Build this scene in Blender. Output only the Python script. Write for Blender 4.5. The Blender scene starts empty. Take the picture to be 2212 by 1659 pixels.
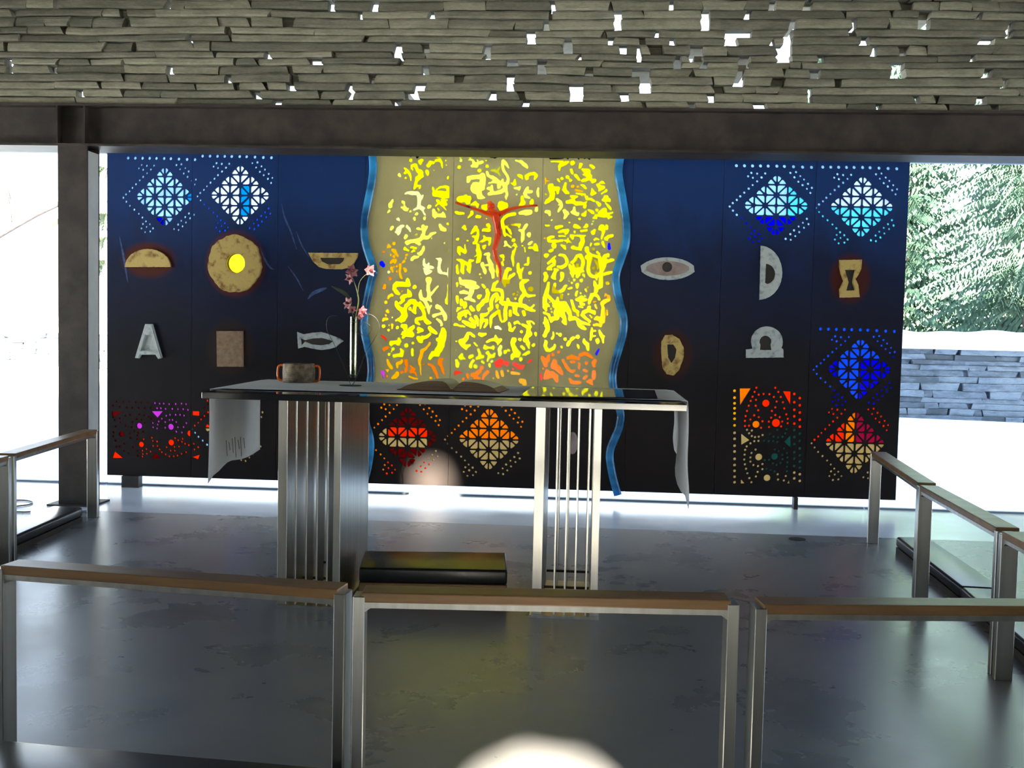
import bpy, bmesh, math, random
import numpy as np
from mathutils import Vector, Matrix
from mathutils.geometry import delaunay_2d_cdt

scene = bpy.context.scene
COL = scene.collection
PI = math.pi
rnd = random.Random(7)

# ------------------------------------------------------------------ camera
IW, IH, FPX, CAMZ = 2212.0, 1659.0, 2330.2, 1.4
PITCH, YAW, ROLL = .0574, .0675, .0217
_cy, _sy, _cp, _sp = math.cos(YAW), math.sin(YAW), math.cos(PITCH), math.sin(PITCH)
_fw = Vector((-_sy*_cp, _cy*_cp, -_sp))
_rt0 = Vector((_cy, _sy, 0)); _up0 = _rt0.cross(_fw)
_rt = math.cos(ROLL)*_rt0 + math.sin(ROLL)*_up0
_up = math.cos(ROLL)*_up0 - math.sin(ROLL)*_rt0
cam = bpy.data.cameras.new('camera')
cam.sensor_fit = 'HORIZONTAL'; cam.sensor_width = 36.0; cam.lens = 36.0*FPX/IW
cam.clip_start = .05; cam.clip_end = 500
cam_ob = bpy.data.objects.new('camera', cam); COL.objects.link(cam_ob)
cam_ob.matrix_world = Matrix.Translation((0, 0, CAMZ)) @ Matrix((_rt, _up, -_fw)).transposed().to_4x4()
scene.camera = cam_ob

def ray(x, y):
    return _fw + _rt*((x-IW/2)/FPX) - _up*((y-IH/2)/FPX)
def uy(x, y, Y):            # point of the vertical plane y = Y seen at a photo pixel
    d = ray(x, y); t = Y/d.y
    return Vector((d.x*t, Y, CAMZ+d.z*t))
def uz(x, y, Z):            # point of the level plane z = Z seen at a photo pixel
    d = ray(x, y); t = (Z-CAMZ)/d.z
    return Vector((d.x*t, d.y*t, Z))

# ------------------------------------------------------------------ world, sun, exposure
world = bpy.data.worlds.new('world'); scene.world = world; world.use_nodes = True
wn = world.node_tree; wn.nodes.clear()
wo = wn.nodes.new('ShaderNodeOutputWorld'); wb = wn.nodes.new('ShaderNodeBackground')
tc = wn.nodes.new('ShaderNodeTexCoord'); sx = wn.nodes.new('ShaderNodeSeparateXYZ'); cr = wn.nodes.new('ShaderNodeValToRGB')
wn.links.new(tc.outputs['Generated'], sx.inputs[0]); wn.links.new(sx.outputs['Z'], cr.inputs[0])
cr.color_ramp.elements[0].position = 0.0; cr.color_ramp.elements[0].color = (.97, .97, .93, 1)
cr.color_ramp.elements[1].position = .7; cr.color_ramp.elements[1].color = (.50, .68, 1.0, 1)
e = cr.color_ramp.elements.new(.12); e.color = (.78, .88, 1.0, 1)
wn.links.new(cr.outputs[0], wb.inputs[0]); wb.inputs[1].default_value = 4.8
wn.links.new(wb.outputs[0], wo.inputs[0])
SUN = Vector((-.08, 1, -.466)).normalized()
sl = bpy.data.lights.new('sun', 'SUN'); sl.energy = 115; sl.angle = math.radians(.7); sl.color = (1, .9, .72)
sun_ob = bpy.data.objects.new('sun', sl); COL.objects.link(sun_ob)
sun_ob.rotation_euler = SUN.to_track_quat('-Z', 'Y').to_euler(); sun_ob.location = (-6, -30, 18)
vs = scene.view_settings
scene.display_settings.display_device = 'sRGB'
vs.view_transform = 'Standard'; vs.look = 'None'; vs.gamma = 1; vs.exposure = 0.0; vs.use_curve_mapping = False

# ------------------------------------------------------------------ object helpers
def meshob(name, bm, mats, parent=None, smooth=False, label=None, cat=None, group=None, kind=None, loc=None):
    bmesh.ops.recalc_face_normals(bm, faces=bm.faces)
    me = bpy.data.meshes.new(name); bm.to_mesh(me); bm.free()
    if not isinstance(mats, (list, tuple)): mats = [mats]
    for m in mats: me.materials.append(m)
    if smooth:
        me.polygons.foreach_set('use_smooth', [True]*len(me.polygons))
        if smooth is not True: me.set_sharp_from_angle(angle=math.radians(smooth))
    o = bpy.data.objects.new(name, me); COL.objects.link(o)
    if parent is not None:
        o.parent = parent
        if parent.type == 'EMPTY': o.matrix_parent_inverse = Matrix.Translation(-parent.location)
    return tag(o, label, cat, group, kind)
def tag(o, label=None, cat=None, group=None, kind=None):
    if label: o['label'] = label
    if cat: o['category'] = cat
    if group: o['group'] = group
    if kind: o['kind'] = kind
    return o
def empty(name, loc, label, cat, group=None):
    o = bpy.data.objects.new(name, None); COL.objects.link(o); o.location = loc; o.empty_display_size = .1
    return tag(o, label, cat, group)
def bevel(bm, w, seg=2, geom=None):
    bmesh.ops.remove_doubles(bm, verts=bm.verts, dist=1e-6)
    bmesh.ops.bevel(bm, geom=geom or [e for e in bm.edges if len(e.link_faces) == 2 and e.calc_face_angle(0) > .5], offset=w, segments=seg, affect='EDGES', clamp_overlap=True, profile=.6)
def box(bm, x0, x1, y0, y1, z0, z1, mi=0):
    vs_ = [bm.verts.new(p) for p in ((x0,y0,z0),(x1,y0,z0),(x1,y1,z0),(x0,y1,z0),(x0,y0,z1),(x1,y0,z1),(x1,y1,z1),(x0,y1,z1))]
    fs = []
    for q in ((0,3,2,1),(4,5,6,7),(0,1,5,4),(1,2,6,5),(2,3,7,6),(3,0,4,7)):
        f = bm.faces.new([vs_[i] for i in q]); f.material_index = mi; fs.append(f)
    return vs_, fs
def prism(bm, quad, z0, z1, mi=0):       # plan polygon raised from z0 to z1
    a = [bm.verts.new((p[0], p[1], z0)) for p in quad]; b = [bm.verts.new((p[0], p[1], z1)) for p in quad]
    n = len(quad)
    bm.faces.new(a[::-1]).material_index = mi; bm.faces.new(b).material_index = mi
    for i in range(n):
        bm.faces.new((a[i], a[(i+1) % n], b[(i+1) % n], b[i])).material_index = mi
def boxob(name, b6, mat, bev=0, **k):
    bm = bmesh.new(); box(bm, *b6)
    if bev: bevel(bm, bev)
    return meshob(name, bm, mat, **k)
def tube(bm, pts, rad, n=8, cap=True, mi=0):
    pts = [Vector(p) for p in pts]; m = len(pts)
    rr = rad if isinstance(rad, (list, tuple)) else [rad]*m
    rings = []; prev = None
    for i, p in enumerate(pts):
        t = (pts[min(i+1, m-1)]-pts[max(i-1, 0)]).normalized()
        if prev is None:
            u = t.orthogonal().normalized()
        else:
            u = (prev - t*prev.dot(t)); u = u.normalized() if u.length > 1e-6 else t.orthogonal().normalized()
        prev = u; v = t.cross(u)
        rings.append([bm.verts.new(p+(u*math.cos(2*PI*k/n)+v*math.sin(2*PI*k/n))*rr[i]) for k in range(n)])
    for i in range(m-1):
        for k in range(n):
            bm.faces.new((rings[i][k], rings[i][(k+1) % n], rings[i+1][(k+1) % n], rings[i+1][k])).material_index = mi
    if cap:
        bm.faces.new(rings[0][::-1]).material_index = mi; bm.faces.new(rings[-1]).material_index = mi
def lathe(bm, prof, c, n=32, mi=0):
    rings = []
    for r, z in prof:
        rings.append([bm.verts.new((c[0]+r*math.cos(2*PI*k/n), c[1]+r*math.sin(2*PI*k/n), c[2]+z)) for k in range(n)])
    for i in range(len(rings)-1):
        for k in range(n):
            bm.faces.new((rings[i][k], rings[i][(k+1) % n], rings[i+1][(k+1) % n], rings[i+1][k])).material_index = mi
    bm.faces.new(rings[0][::-1]).material_index = mi; bm.faces.new(rings[-1]).material_index = mi
def spline(pts, n=8):
    pts = [Vector(p) for p in pts]; out = []
    P = [pts[0]*2-pts[1]]+pts+[pts[-1]*2-pts[-2]]
    for i in range(1, len(P)-2):
        for k in range(n):
            t = k/n
            out.append(.5*((2*P[i])+(P[i+1]-P[i-1])*t+(2*P[i-1]-5*P[i]+4*P[i+1]-P[i+2])*t*t+(3*P[i]-P[i-1]-3*P[i+1]+P[i+2])*t**3))
    out.append(pts[-1]); return out

# ------------------------------------------------------------------ materials
def newmat(name):
    m = bpy.data.materials.new(name); m.use_nodes = True
    return m, m.node_tree, m.node_tree.nodes['Principled BSDF']
def N(nt, t, **kw):
    n = nt.nodes.new(t)
    for k, v in kw.items(): setattr(n, k, v)
    return n
def noise(nt, scale, detail=4, rough=.6, vec=None, stretch=None, dist=0):
    n = N(nt, 'ShaderNodeTexNoise'); n.inputs['Scale'].default_value = scale; n.inputs['Detail'].default_value = detail
    n.inputs['Roughness'].default_value = rough; n.inputs['Distortion'].default_value = dist
    tcn = N(nt, 'ShaderNodeTexCoord'); src = tcn.outputs['Object']
    if stretch:
        mp = N(nt, 'ShaderNodeMapping'); mp.inputs['Scale'].default_value = stretch
        nt.links.new(src, mp.inputs[0]); src = mp.outputs[0]
    nt.links.new(src, n.inputs['Vector']); return n
def ramp(nt, fac, stops):
    r = N(nt, 'ShaderNodeValToRGB'); el = r.color_ramp.elements
    el[0].position, el[0].color = stops[0][0], (*stops[0][1], 1); el[1].position, el[1].color = stops[-1][0], (*stops[-1][1], 1)
    for p, c in stops[1:-1]:
        q = el.new(p); q.color = (*c, 1)
    nt.links.new(fac, r.inputs[0]); return r
def bump(nt, bsdf, fac, strength=.3, dist=.01):
    b = N(nt, 'ShaderNodeBump'); b.inputs['Strength'].default_value = strength; b.inputs['Distance'].default_value = dist
    nt.links.new(fac, b.inputs['Height']); nt.links.new(b.outputs[0], bsdf.inputs['Normal'])
def mat(name, c0, c1=None, scale=8, rough=.6, metal=0, bmp=0, bd=.004, stretch=None, detail=5, spec=None, rr=None, coat=0, p0=.35, p1=.65, dist=0):
    m, nt, b = newmat(name)
    b.inputs['Roughness'].default_value = rough; b.inputs['Metallic'].default_value = metal
    if spec is not None: b.inputs['Specular IOR Level'].default_value = spec
    if coat: b.inputs['Coat Weight'].default_value = coat; b.inputs['Coat Roughness'].default_value = .08
    if c1 is None: b.inputs['Base Color'].default_value = (*c0, 1)
    if c1 is not None or bmp or rr:
        n = noise(nt, scale, detail, .6, stretch=stretch, dist=dist)
        if c1 is not None: nt.links.new(ramp(nt, n.outputs[0], [(p0, c0), (p1, c1)]).outputs[0], b.inputs['Base Color'])
        if bmp: bump(nt, b, n.outputs[0], bmp, bd)
        if rr:
            q = N(nt, 'ShaderNodeMapRange'); q.inputs[1].default_value = .3; q.inputs[2].default_value = .7
            q.inputs[3].default_value, q.inputs[4].default_value = rr; nt.links.new(n.outputs[0], q.inputs[0]); nt.links.new(q.outputs[0], b.inputs['Roughness'])
    return m

def stone_mat(name, ca, cb, cc):
    m, nt, b = newmat(name); b.inputs['Roughness'].default_value = .85
    at = N(nt, 'ShaderNodeAttribute', attribute_name='tone')
    n1 = noise(nt, 5, 6, .65, stretch=(1, 1, 3)); n2 = noise(nt, 60, 5, .7, stretch=(.5, 1, 2))
    add = N(nt, 'ShaderNodeMath', operation='ADD'); nt.links.new(n1.outputs[0], add.inputs[0])
    ml = N(nt, 'ShaderNodeMath', operation='MULTIPLY_ADD'); ml.inputs[1].default_value = .5; ml.inputs[2].default_value = -.25
    nt.links.new(at.outputs['Fac'], ml.inputs[0]); nt.links.new(ml.outputs[0], add.inputs[1])
    r = ramp(nt, add.outputs[0], [(.3, ca), (.52, cb), (.75, cc)])
    mx = N(nt, 'ShaderNodeMixRGB', blend_type='MULTIPLY'); mx.inputs[0].default_value = .6
    r2 = ramp(nt, n2.outputs[0], [(.3, (.55, .55, .55)), (.6, (1, 1, 1))])
    nt.links.new(r.outputs[0], mx.inputs[1]); nt.links.new(r2.outputs[0], mx.inputs[2]); nt.links.new(mx.outputs[0], b.inputs['Base Color'])
    bump(nt, b, n2.outputs[0], .6, .006)
    return m
M = {}
M['slate'] = stone_mat('slate', (.17, .162, .122), (.26, .245, .18), (.37, .35, .26))
M['slate_out'] = stone_mat('garden_slate', (.06, .075, .09), (.12, .15, .19), (.19, .23, .27))
M['plaster'] = mat('stone_plain', (.24, .24, .21), (.34, .33, .28), 3, .9)
M['rust_steel'] = mat('dark_steel', (.026, .019, .016), (.055, .042, .034), 6, .55, 0, .15, .002, spec=.35)
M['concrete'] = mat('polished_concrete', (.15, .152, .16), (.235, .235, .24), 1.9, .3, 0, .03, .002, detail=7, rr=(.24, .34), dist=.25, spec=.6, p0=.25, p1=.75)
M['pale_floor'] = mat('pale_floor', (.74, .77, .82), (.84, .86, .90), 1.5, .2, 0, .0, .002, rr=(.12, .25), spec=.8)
M['steel'] = mat('brushed_steel', (.50, .49, .45), (.62, .61, .57), 30, .3, 1, .05, .001, stretch=(1, 1, .04))
M['dark_slate_top'] = mat('dark_table_stone', (.010, .011, .013), (.016, .017, .019), 5, .08, 0, spec=.6)
M['wood'] = mat('oiled_oak', (.15, .078, .03), (.30, .165, .062), 9, .38, 0, .08, .001, stretch=(.12, 1, 1), spec=.5)
M['woody'] = mat('oiled_oak_lengthwise', (.15, .078, .03), (.30, .165, .062), 9, .38, 0, .08, .001, stretch=(1, .12, 1), spec=.5)
M['leather'] = mat('black_leather', (.010, .010, .011), (.018, .018, .019), 40, .28, 0, .05, .001, spec=.42)
M['linen'] = mat('linen', (.80, .82, .85), (.90, .91, .93), 3, .95, 0, .3, .004, stretch=(1, 1, .3))
M['thread'] = mat('grey_thread', (.10, .10, .10))
M['snow'] = mat('snow', (.86, .90, .95), (.93, .95, .97), .8, .9, 0, .4, .05)
M['paper'] = mat('page_paper', (.86, .82, .50), (.93, .90, .60), 4, .8)
M['page_edge'] = mat('page_edges', (.20, .13, .075), (.34, .22, .12), 90, .6, stretch=(.05, .05, 4))
M['cover'] = mat('book_cover', (.10, .015, .012), rough=.5)
M['wicker'] = mat('wicker', (.08, .058, .034), (.27, .205, .13), 30, .7, bmp=.2)
M['amber'] = mat('amber_plastic', (.85, .16, .01), rough=.15, coat=.5)
M['wire'] = mat('black_wire', (.02, .018, .015), rough=.35)
M['stem'] = mat('orchid_stem', (.10, .12, .03), (.28, .24, .08), 20, .5)
M['leaf'] = mat('dark_leaf', (.01, .025, .008), (.03, .05, .015), 8, .4)
M['petal'] = mat('mauve_petal', (.34, .10, .13), (.55, .27, .27), 14, .6)
M['throat'] = mat('dark_petal', (.14, .02, .03), rough=.5)
M['cable'] = mat('cable', (.02, .02, .02), rough=.5)
M['bark_dark'] = mat('dark_bark', (.030, .024, .026), (.06, .05, .05), 8, .9)
M['bark'] = mat('bark', (.10, .085, .08), (.20, .17, .155), 8, .9, bmp=.5, bd=.02)
M['needles'] = mat('spruce_needles', (.05, .115, .08), (.11, .19, .125), .9, .7)
M['needles_pale'] = mat('pale_needles', (.02, .04, .02), (.05, .07, .03), 1.2, .7)

def glassmat(tint=.975):
    m, nt, b = newmat('window_glass' if tint > .9 else 'tinted_window_glass'); out = nt.nodes['Material Output']; nt.nodes.remove(b)
    t = N(nt, 'ShaderNodeBsdfTransparent'); t.inputs[0].default_value = (tint*.98, tint, tint, 1)
    g = N(nt, 'ShaderNodeBsdfGlossy'); g.inputs['Roughness'].default_value = .02
    fr = N(nt, 'ShaderNodeFresnel'); fr.inputs[0].default_value = 1.45
    mx = N(nt, 'ShaderNodeMixShader'); nt.links.new(fr.outputs[0], mx.inputs[0]); nt.links.new(t.outputs[0], mx.inputs[1]); nt.links.new(g.outputs[0], mx.inputs[2])
    nt.links.new(mx.outputs[0], out.inputs[0]); return m
M['glass'] = glassmat(); M['glass_tint'] = glassmat(.52)  # darker pane added to dim daylight from the unseen side and back windows
def stained(name, col, opal=.6):
    m, nt, b = newmat(name); out = nt.nodes['Material Output']; nt.nodes.remove(b)
    t = N(nt, 'ShaderNodeBsdfTranslucent'); t.inputs[0].default_value = (*col, 1)
    p = N(nt, 'ShaderNodeBsdfTransparent'); p.inputs[0].default_value = (*[c*.8 for c in col], 1)
    g = N(nt, 'ShaderNodeBsdfGlossy'); g.inputs['Roughness'].default_value = .1; g.inputs[0].default_value = (.8, .8, .8, 1)
    m1 = N(nt, 'ShaderNodeMixShader'); m1.inputs[0].default_value = opal
    nt.links.new(p.outputs[0], m1.inputs[1]); nt.links.new(t.outputs[0], m1.inputs[2])
    m2 = N(nt, 'ShaderNodeMixShader'); m2.inputs[0].default_value = .012
    nt.links.new(m1.outputs[0], m2.inputs[1]); nt.links.new(g.outputs[0], m2.inputs[2])
    nt.links.new(m2.outputs[0], out.inputs[0]); return m
GC = dict(Y=(.96, .88, .004), P=(.96, .94, .26), A=(.98, .60, .0), O=(1.0, .40, .0), R=(1.0, .13, .0), B=(.03, .06, .95), M=(.80, .18, .70), W=(.98, .97, .52),
          K=(.05, .035, .006), c=(.66, .50, .27), d=(.32, .010, .008), b=(.60, .82, 1.0), w=(.9, .95, 1.0), u=(.012, .01, .80), q=(.0, .50, .85), a=(.32, .86, .95),  # K is painted dark for cut-outs that lie in shadow near the top
          z=(.07, .26, .92), p=(.55, .05, .15), t=(.08, .22, .18), g=(.98, .93, .13))
G = {k: stained('stained_glass_'+n, GC[k]) for k, n in dict(Y='yellow', P='pale_yellow', A='amber', O='orange', R='red', B='cobalt', M='pink', W='white', K='dark_olive', c='cream', d='dark_red',
     b='ice_blue', w='milk_white', u='deep_blue', q='turquoise', a='aqua', z='azure', p='rose', t='sea_green', g='lemon').items()}
# ------------------------------------------------------------------ the building
M['frame'] = mat('pale_blue_frame', (.22, .27, .34), rough=.5)
WY = 8.56                      # plane of the glass wall behind the screen
BY = 7.55                      # face of the steel beam and of the stone wall above it
RX0, RX1, RY0, RZ = -6.2, 6.2, -9.0, 14.0
ZB0, ZB1 = 2.585, 2.885        # underside and top of the beam

# floors: dark polished concrete inside the rails, pale floor by the windows
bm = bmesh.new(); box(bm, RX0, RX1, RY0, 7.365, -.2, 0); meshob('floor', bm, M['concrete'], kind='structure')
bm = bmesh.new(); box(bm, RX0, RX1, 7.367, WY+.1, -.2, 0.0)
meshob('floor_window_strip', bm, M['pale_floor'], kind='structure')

def stones(bm, x0, x1, z0, z1, yf, depth, hrow, lmin, lmax, gaps=(), core=(.04, .0), skew=.03, jit=.015, seed=3, reck=.05):
    """dry stone courses; gaps = list of (x, z, w, h) openings left through the wall"""
    R = random.Random(seed); tone = bm.faces.layers.float.new('tone')
    rows = []; z = z0
    while z < z1:
        h = R.uniform(*hrow); rows.append((z, z+h)); z += h
    for (za, zb) in rows:
        h = zb-za
        op = []
        for (gx, gz, gw, gh) in gaps:
            if za < gz+gh*.30 and zb > gz-gh*.30 and (abs((za+zb)/2-gz) < h*.5 or gh > h*1.3):
                op.append((gx-gw/2, gx+gw/2))
        op.sort(); iv = []; c = x0
        for a, b in op:
            if a > c+.02: iv.append((c, a))
            c = max(c, b)
        if c < x1: iv.append((c, x1))
        for (a, b) in iv:
            if core:                                  # tight inner course behind the rough faces
                _, fs = box(bm, a+.004, b-.004, yf+core[0], yf+depth, za-.0005, zb+.0005)
                t = R.random()
                for f in fs: f[tone] = t*.5
            x = a
            while x < b-.01:
                L = R.uniform(lmin, lmax)*R.choice((.45, .8, 1, 1.6))
                if b-x-L < lmin*.7: L = b-x
                g = R.choice((.003, .004, .006, .012, .02)) if x+L < b-.001 else 0.0
                dark = x+L < b-.1 and R.random() < .22
                xe = x+L-g-(R.uniform(.02, .075) if dark else 0)
                t = R.random(); s0, s1 = R.uniform(-skew, skew)*.6, R.uniform(-skew, skew)
                y0 = yf+R.uniform(-jit, jit); y1 = yf+core[0]+.01 if core else yf+depth
                lo, hi = za+R.uniform(0, .004), zb-R.uniform(.001, .006)
                n = max(2, int(L/.09)); va = []
                for k in range(n+1):
                    u = k/n; xx = x+(xe-x)*u
                    wob = R.uniform(-.0035, .0035)*min(1, h/.05)
                    yy = y0+R.uniform(-.006, .006)
                    ex0 = s0 if k == 0 else (s1 if k == n else 0)
                    va.append([bm.verts.new(p) for p in ((xx-ex0*.2, yy+.006, lo+wob*.6), (xx, yy, lo+h*.22), (xx+ex0*.6, yy+R.uniform(0, .004), hi-h*.2), (xx+ex0, yy+.008, hi+wob), (xx+ex0, y1, hi+wob), (xx, y1, lo+wob))])
                for k in range(n):
                    p, q = va[k], va[k+1]
                    for i in range(6):
                        f = bm.faces.new((p[i], p[(i+1) % 6], q[(i+1) % 6], q[i])); f[tone] = t
                for e_, rv in ((va[0], True), (va[-1], False)):
                    f = bm.faces.new(e_[::-1] if rv else e_); f[tone] = t
                x += L
    for v in bm.verts: v.co.z += (.006*math.sin(v.co.x*1.3+v.co.z*7)+.003*math.sin(v.co.x*4.3-v.co.z*11))*min(1, max(0, (v.co.z-z0)*6))
    return rows[-1][1]

# openings of the stone wall, read off the photograph: x, y, width, height in pixels
GAPS = [(361,13,16,12),(715,4,14,10),(18,139,18,20),(114,148,14,10),(266,129,10,14),(364,142,16,12),(577,124,14,8),(682,130,26,8),(492,174,16,18),(172,199,18,12),(628,182,18,14),
 (597,219,24,18),(555,201,20,10),(407,80,10,16),(807,3,18,12),(778,22,9,12),(931,24,16,10),(1196,15,8,14),(1451,17,10,12),(1336,43,16,36),(1147,78,20,26),(858,108,20,36),(920,107,14,12),
 (1051,114,18,34),(1319,81,10,14),(1419,72,10,18),(1454,87,14,18),(1250,118,12,16),(1347,96,14,14),(1381,117,10,26),(803,175,8,12),(754,192,16,30),(905,188,26,16),(888,201,34,16),
 (1062,202,20,18),(1102,180,16,20),(1134,221,18,16),(1245,198,28,20),(1351,201,18,18),(1395,179,24,20),(1227,97,20,20),(1106,129,26,14),(1170,147,20,22),(1272,163,18,16),(1464,137,16,22),(1384,160,36,18),
 (1180,52,14,12),(919,149,16,16),(858,215,18,14),(1525,38,18,24),(1615,32,12,18),(1611,67,24,12),(1581,86,28,20),(1703,76,18,26),(1670,88,8,16),(1696,113,30,34),(1846,50,10,22),(1870,83,20,16),
 (1890,115,12,10),(1775,122,14,22),(1952,115,16,10),(2132,89,34,18),(2104,129,12,8),(2133,156,18,10),(1520,140,16,18),(1596,181,22,18),(1538,203,14,18),(1644,227,28,18),(1941,148,30,12),(1940,152,24,24),
 (2121,219,22,16),(1899,228,10,18),(1750,205,8,20),(1745,18,20,18),(1669,3,14,8),(1506,109,30,26),(1609,131,26,16),(1599,157,14,14),(1996,48,26,20),(2115,40,12,12),(2182,61,12,18),(1497,225,14,14),
 (1761,160,22,12),(2172,178,12,18),(2152,240,16,14),(1985,212,10,12),(1712,48,14,10),(120,14,10,8),(30,30,8,6)]
gaps = []
for (gx, gy, gw, gh) in GAPS:
    p = uy(gx, gy, BY+.02); k = p.y/FPX*1.02
    gaps.append((p.x, p.z, max(gw*k, .032), gh*k*1.15))
bm = bmesh.new()
ztop = stones(bm, RX0, RX1, ZB1+.002, 4.25, BY+.015, .115, (.044, .070), .18, .95, gaps, core=(.085, 0))
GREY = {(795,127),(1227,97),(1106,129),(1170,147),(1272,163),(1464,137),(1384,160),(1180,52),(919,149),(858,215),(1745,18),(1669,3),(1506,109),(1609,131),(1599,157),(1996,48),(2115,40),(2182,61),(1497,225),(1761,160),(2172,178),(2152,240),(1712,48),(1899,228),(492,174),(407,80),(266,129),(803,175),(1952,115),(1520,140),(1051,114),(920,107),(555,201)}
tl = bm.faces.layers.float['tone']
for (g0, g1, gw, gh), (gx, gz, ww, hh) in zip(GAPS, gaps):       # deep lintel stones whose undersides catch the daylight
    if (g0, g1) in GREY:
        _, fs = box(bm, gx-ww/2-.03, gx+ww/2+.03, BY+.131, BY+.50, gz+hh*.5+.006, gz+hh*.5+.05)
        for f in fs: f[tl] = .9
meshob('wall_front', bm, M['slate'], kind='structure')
boxob('wall_front_upper', (RX0, RX1, BY+.03, BY+.33, ztop, RZ), M['plaster'], kind='structure')
boxob('wall_right_wing', (RX1+.35, 13.5, RY0, -1.5, -.2, RZ), M['plaster'], kind='structure')  # unseen block added to keep the sun off the right garden wall
boxob('ceiling', (RX0-.3, RX1+.3, RY0-.3, BY+.33, RZ, RZ+.2), M['plaster'], kind='structure')
# narrow glass roof between the stone wall and the glass wall, with thin bars
bm = bmesh.new(); box(bm, RX0, RX1, BY+.31, WY+.02, 2.795, 2.807); roof = meshob('window_20', bm, M['glass'], kind='structure')
bm = bmesh.new()
for xb in (-5.2, -3.9, -2.6, -1.3, 0, 1.3, 2.6, 3.9, 5.2): box(bm, xb-.02, xb+.02, BY+.31, WY+.02, 2.81, 2.85)
meshob('window_frame', bm, M['rust_steel'], parent=roof)

# long steel beam with stiffeners above the column
bm = bmesh.new()
box(bm, RX0, RX1, BY-.02, BY+.30, ZB1-.018, ZB1); box(bm, RX0, RX1, BY-.02, BY+.30, ZB0, ZB0+.018)
box(bm, RX0, RX1, BY+.055, BY+.075, ZB0+.018, ZB1-.018)
for xs in (-3.80, -3.60): box(bm, xs-.006, xs+.006, BY-.015, BY+.055, ZB0+.018, ZB1-.018)
meshob('steel_beam', bm, M['rust_steel'], label='long dark rust-brown steel beam carrying the dry stone wall over the painted screen', cat='beam')
# column
bm = bmesh.new()
box(bm, -3.795, -3.579, BY-.01, BY+.006, 0, ZB0); box(bm, -3.795, -3.579, BY+.17, BY+.186, 0, ZB0)
box(bm, -3.692, -3.680, BY+.006, BY+.17, 0, ZB0)
box(bm, -3.86, -3.52, BY-.06, BY+.23, 0, .012)
colm = meshob('steel_column', bm, M['rust_steel'], label='dark steel column standing at the left end of the screen, under the beam', cat='column')

boxob('side_cladding', (-3.590, -3.580, BY+.007, BY+.169, .013, ZB0-.03), mat('pale_grey_plate', (.58, .58, .56), (.68, .67, .64), 5, .5), parent=colm, label='pale grey cladding strip on the side facing the screen')  # added strip; its pale colour stands for window light on the column side

# glass wall behind the screen, in bays
def window(n, a, b, z0, z1, axis, c, fr=.05, bot=.012, gl=None):
    # axis 'x': glass in the plane y=c running along x; axis 'y': plane x=c
    def B(bm, u0, u1, d0, d1, za, zb):
        if axis == 'x': box(bm, u0, u1, c+d0, c+d1, za, zb)
        else: box(bm, c+d0, c+d1, u0, u1, za, zb)
    bm = bmesh.new(); B(bm, a, b, -.006, .006, z0+bot, z1-fr)
    pane = meshob('window_%d' % n, bm, gl or M['glass'], kind='structure')
    bm = bmesh.new(); B(bm, a, b, -.02, .03, z0, z0+bot); B(bm, a, b, -.03, .04, z1-fr, z1)
    f = meshob('window_frame', bm, M['frame'], parent=pane)
    return pane
zt = uy(2088, 353, WY).z
window(1, -6.2, -3.9, 0, zt+.07, 'x', WY, .07); window(2, -3.89, 2.2, 0, zt+.07, 'x', WY, .07); window(3, 2.21, 6.2, 0, zt+.07, 'x', WY, .07)
boxob('trim_20', (RX0, RX1, WY-.02, WY+.06, zt+.07, 2.86), M['frame'], kind='structure')

# side walls and back wall: glazed low down, stone above, steel posts between bays
wn_i = 4
for side, X in (('left', RX0), ('right', RX1)):
    s = -1 if side == 'left' else 1
    boxob('wall_'+side, (min(X, X+s*.3), max(X, X+s*.3), RY0, WY+.02, 2.7, RZ), M['plaster'], kind='structure')
    ys = [RY0, -6.2, -3.4, -.6, 2.2, 5.0, WY]
    for k in range(6):
        window(wn_i, ys[k]+.08, ys[k+1]-.08, 0, 2.7, 'y', X+s*.15, .05, gl=M['glass_tint' if k < 4 else 'glass']); wn_i += 1
    for k in range(7):
        boxob('trim_%d' % (k+(0 if side == 'left' else 7)+1), (X+s*.02 if s > 0 else X-.24, X+.24 if s > 0 else X-.02, ys[k]-.07, ys[k]+.07, 0, 2.7), M['rust_steel'], kind='structure')
# back wall with a glazed strip and a few ragged sun openings high in the stonework
def holes_wall(name, x0, x1, z0, z1, y0, y1, loops, mt, kind='structure'):
    coords = [Vector((x0, z0)), Vector((x1, z0)), Vector((x1, z1)), Vector((x0, z1))]; faces = [[0, 1, 2, 3]]
    for lp in loops:
        st = len(coords); coords += [Vector(p) for p in lp]; faces.append(list(range(st, st+len(lp))))
    vs2, _, fs2, _, _, of = delaunay_2d_cdt(coords, [], faces, 0, 1e-5, True)
    bm = bmesh.new(); cut_slab(bm, vs2, [f for f, o_ in zip(fs2, of) if list(o_) == [0]], y0, y1)
    return meshob(name, bm, mt, kind=kind)
def cut_slab(bm, vs2, tris, y0, y1, mi=None):
    A = {}; Bk = {}
    for f in tris:
        for i in f:
            if i not in A:
                A[i] = bm.verts.new((vs2[i][0], y0, vs2[i][1])); Bk[i] = bm.verts.new((vs2[i][0], y1, vs2[i][1]))
    edges = {}
    for t, f in enumerate(tris):
        m_ = mi(f) if mi else 0
        a = bm.faces.new([A[i] for i in f]); b = bm.faces.new([Bk[i] for i in reversed(f)]); a.material_index = m_; b.material_index = m_
        for i in range(len(f)):
            e_ = (f[i], f[(i+1) % len(f)]); k = (min(e_), max(e_))
            edges.setdefault(k, []).append((e_, m_))
    for k, l in edges.items():
        if len(l) == 1:
            (i, j), m_ = l[0]
            bm.faces.new((A[j], A[i], Bk[i], Bk[j])).material_index = m_
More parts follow.
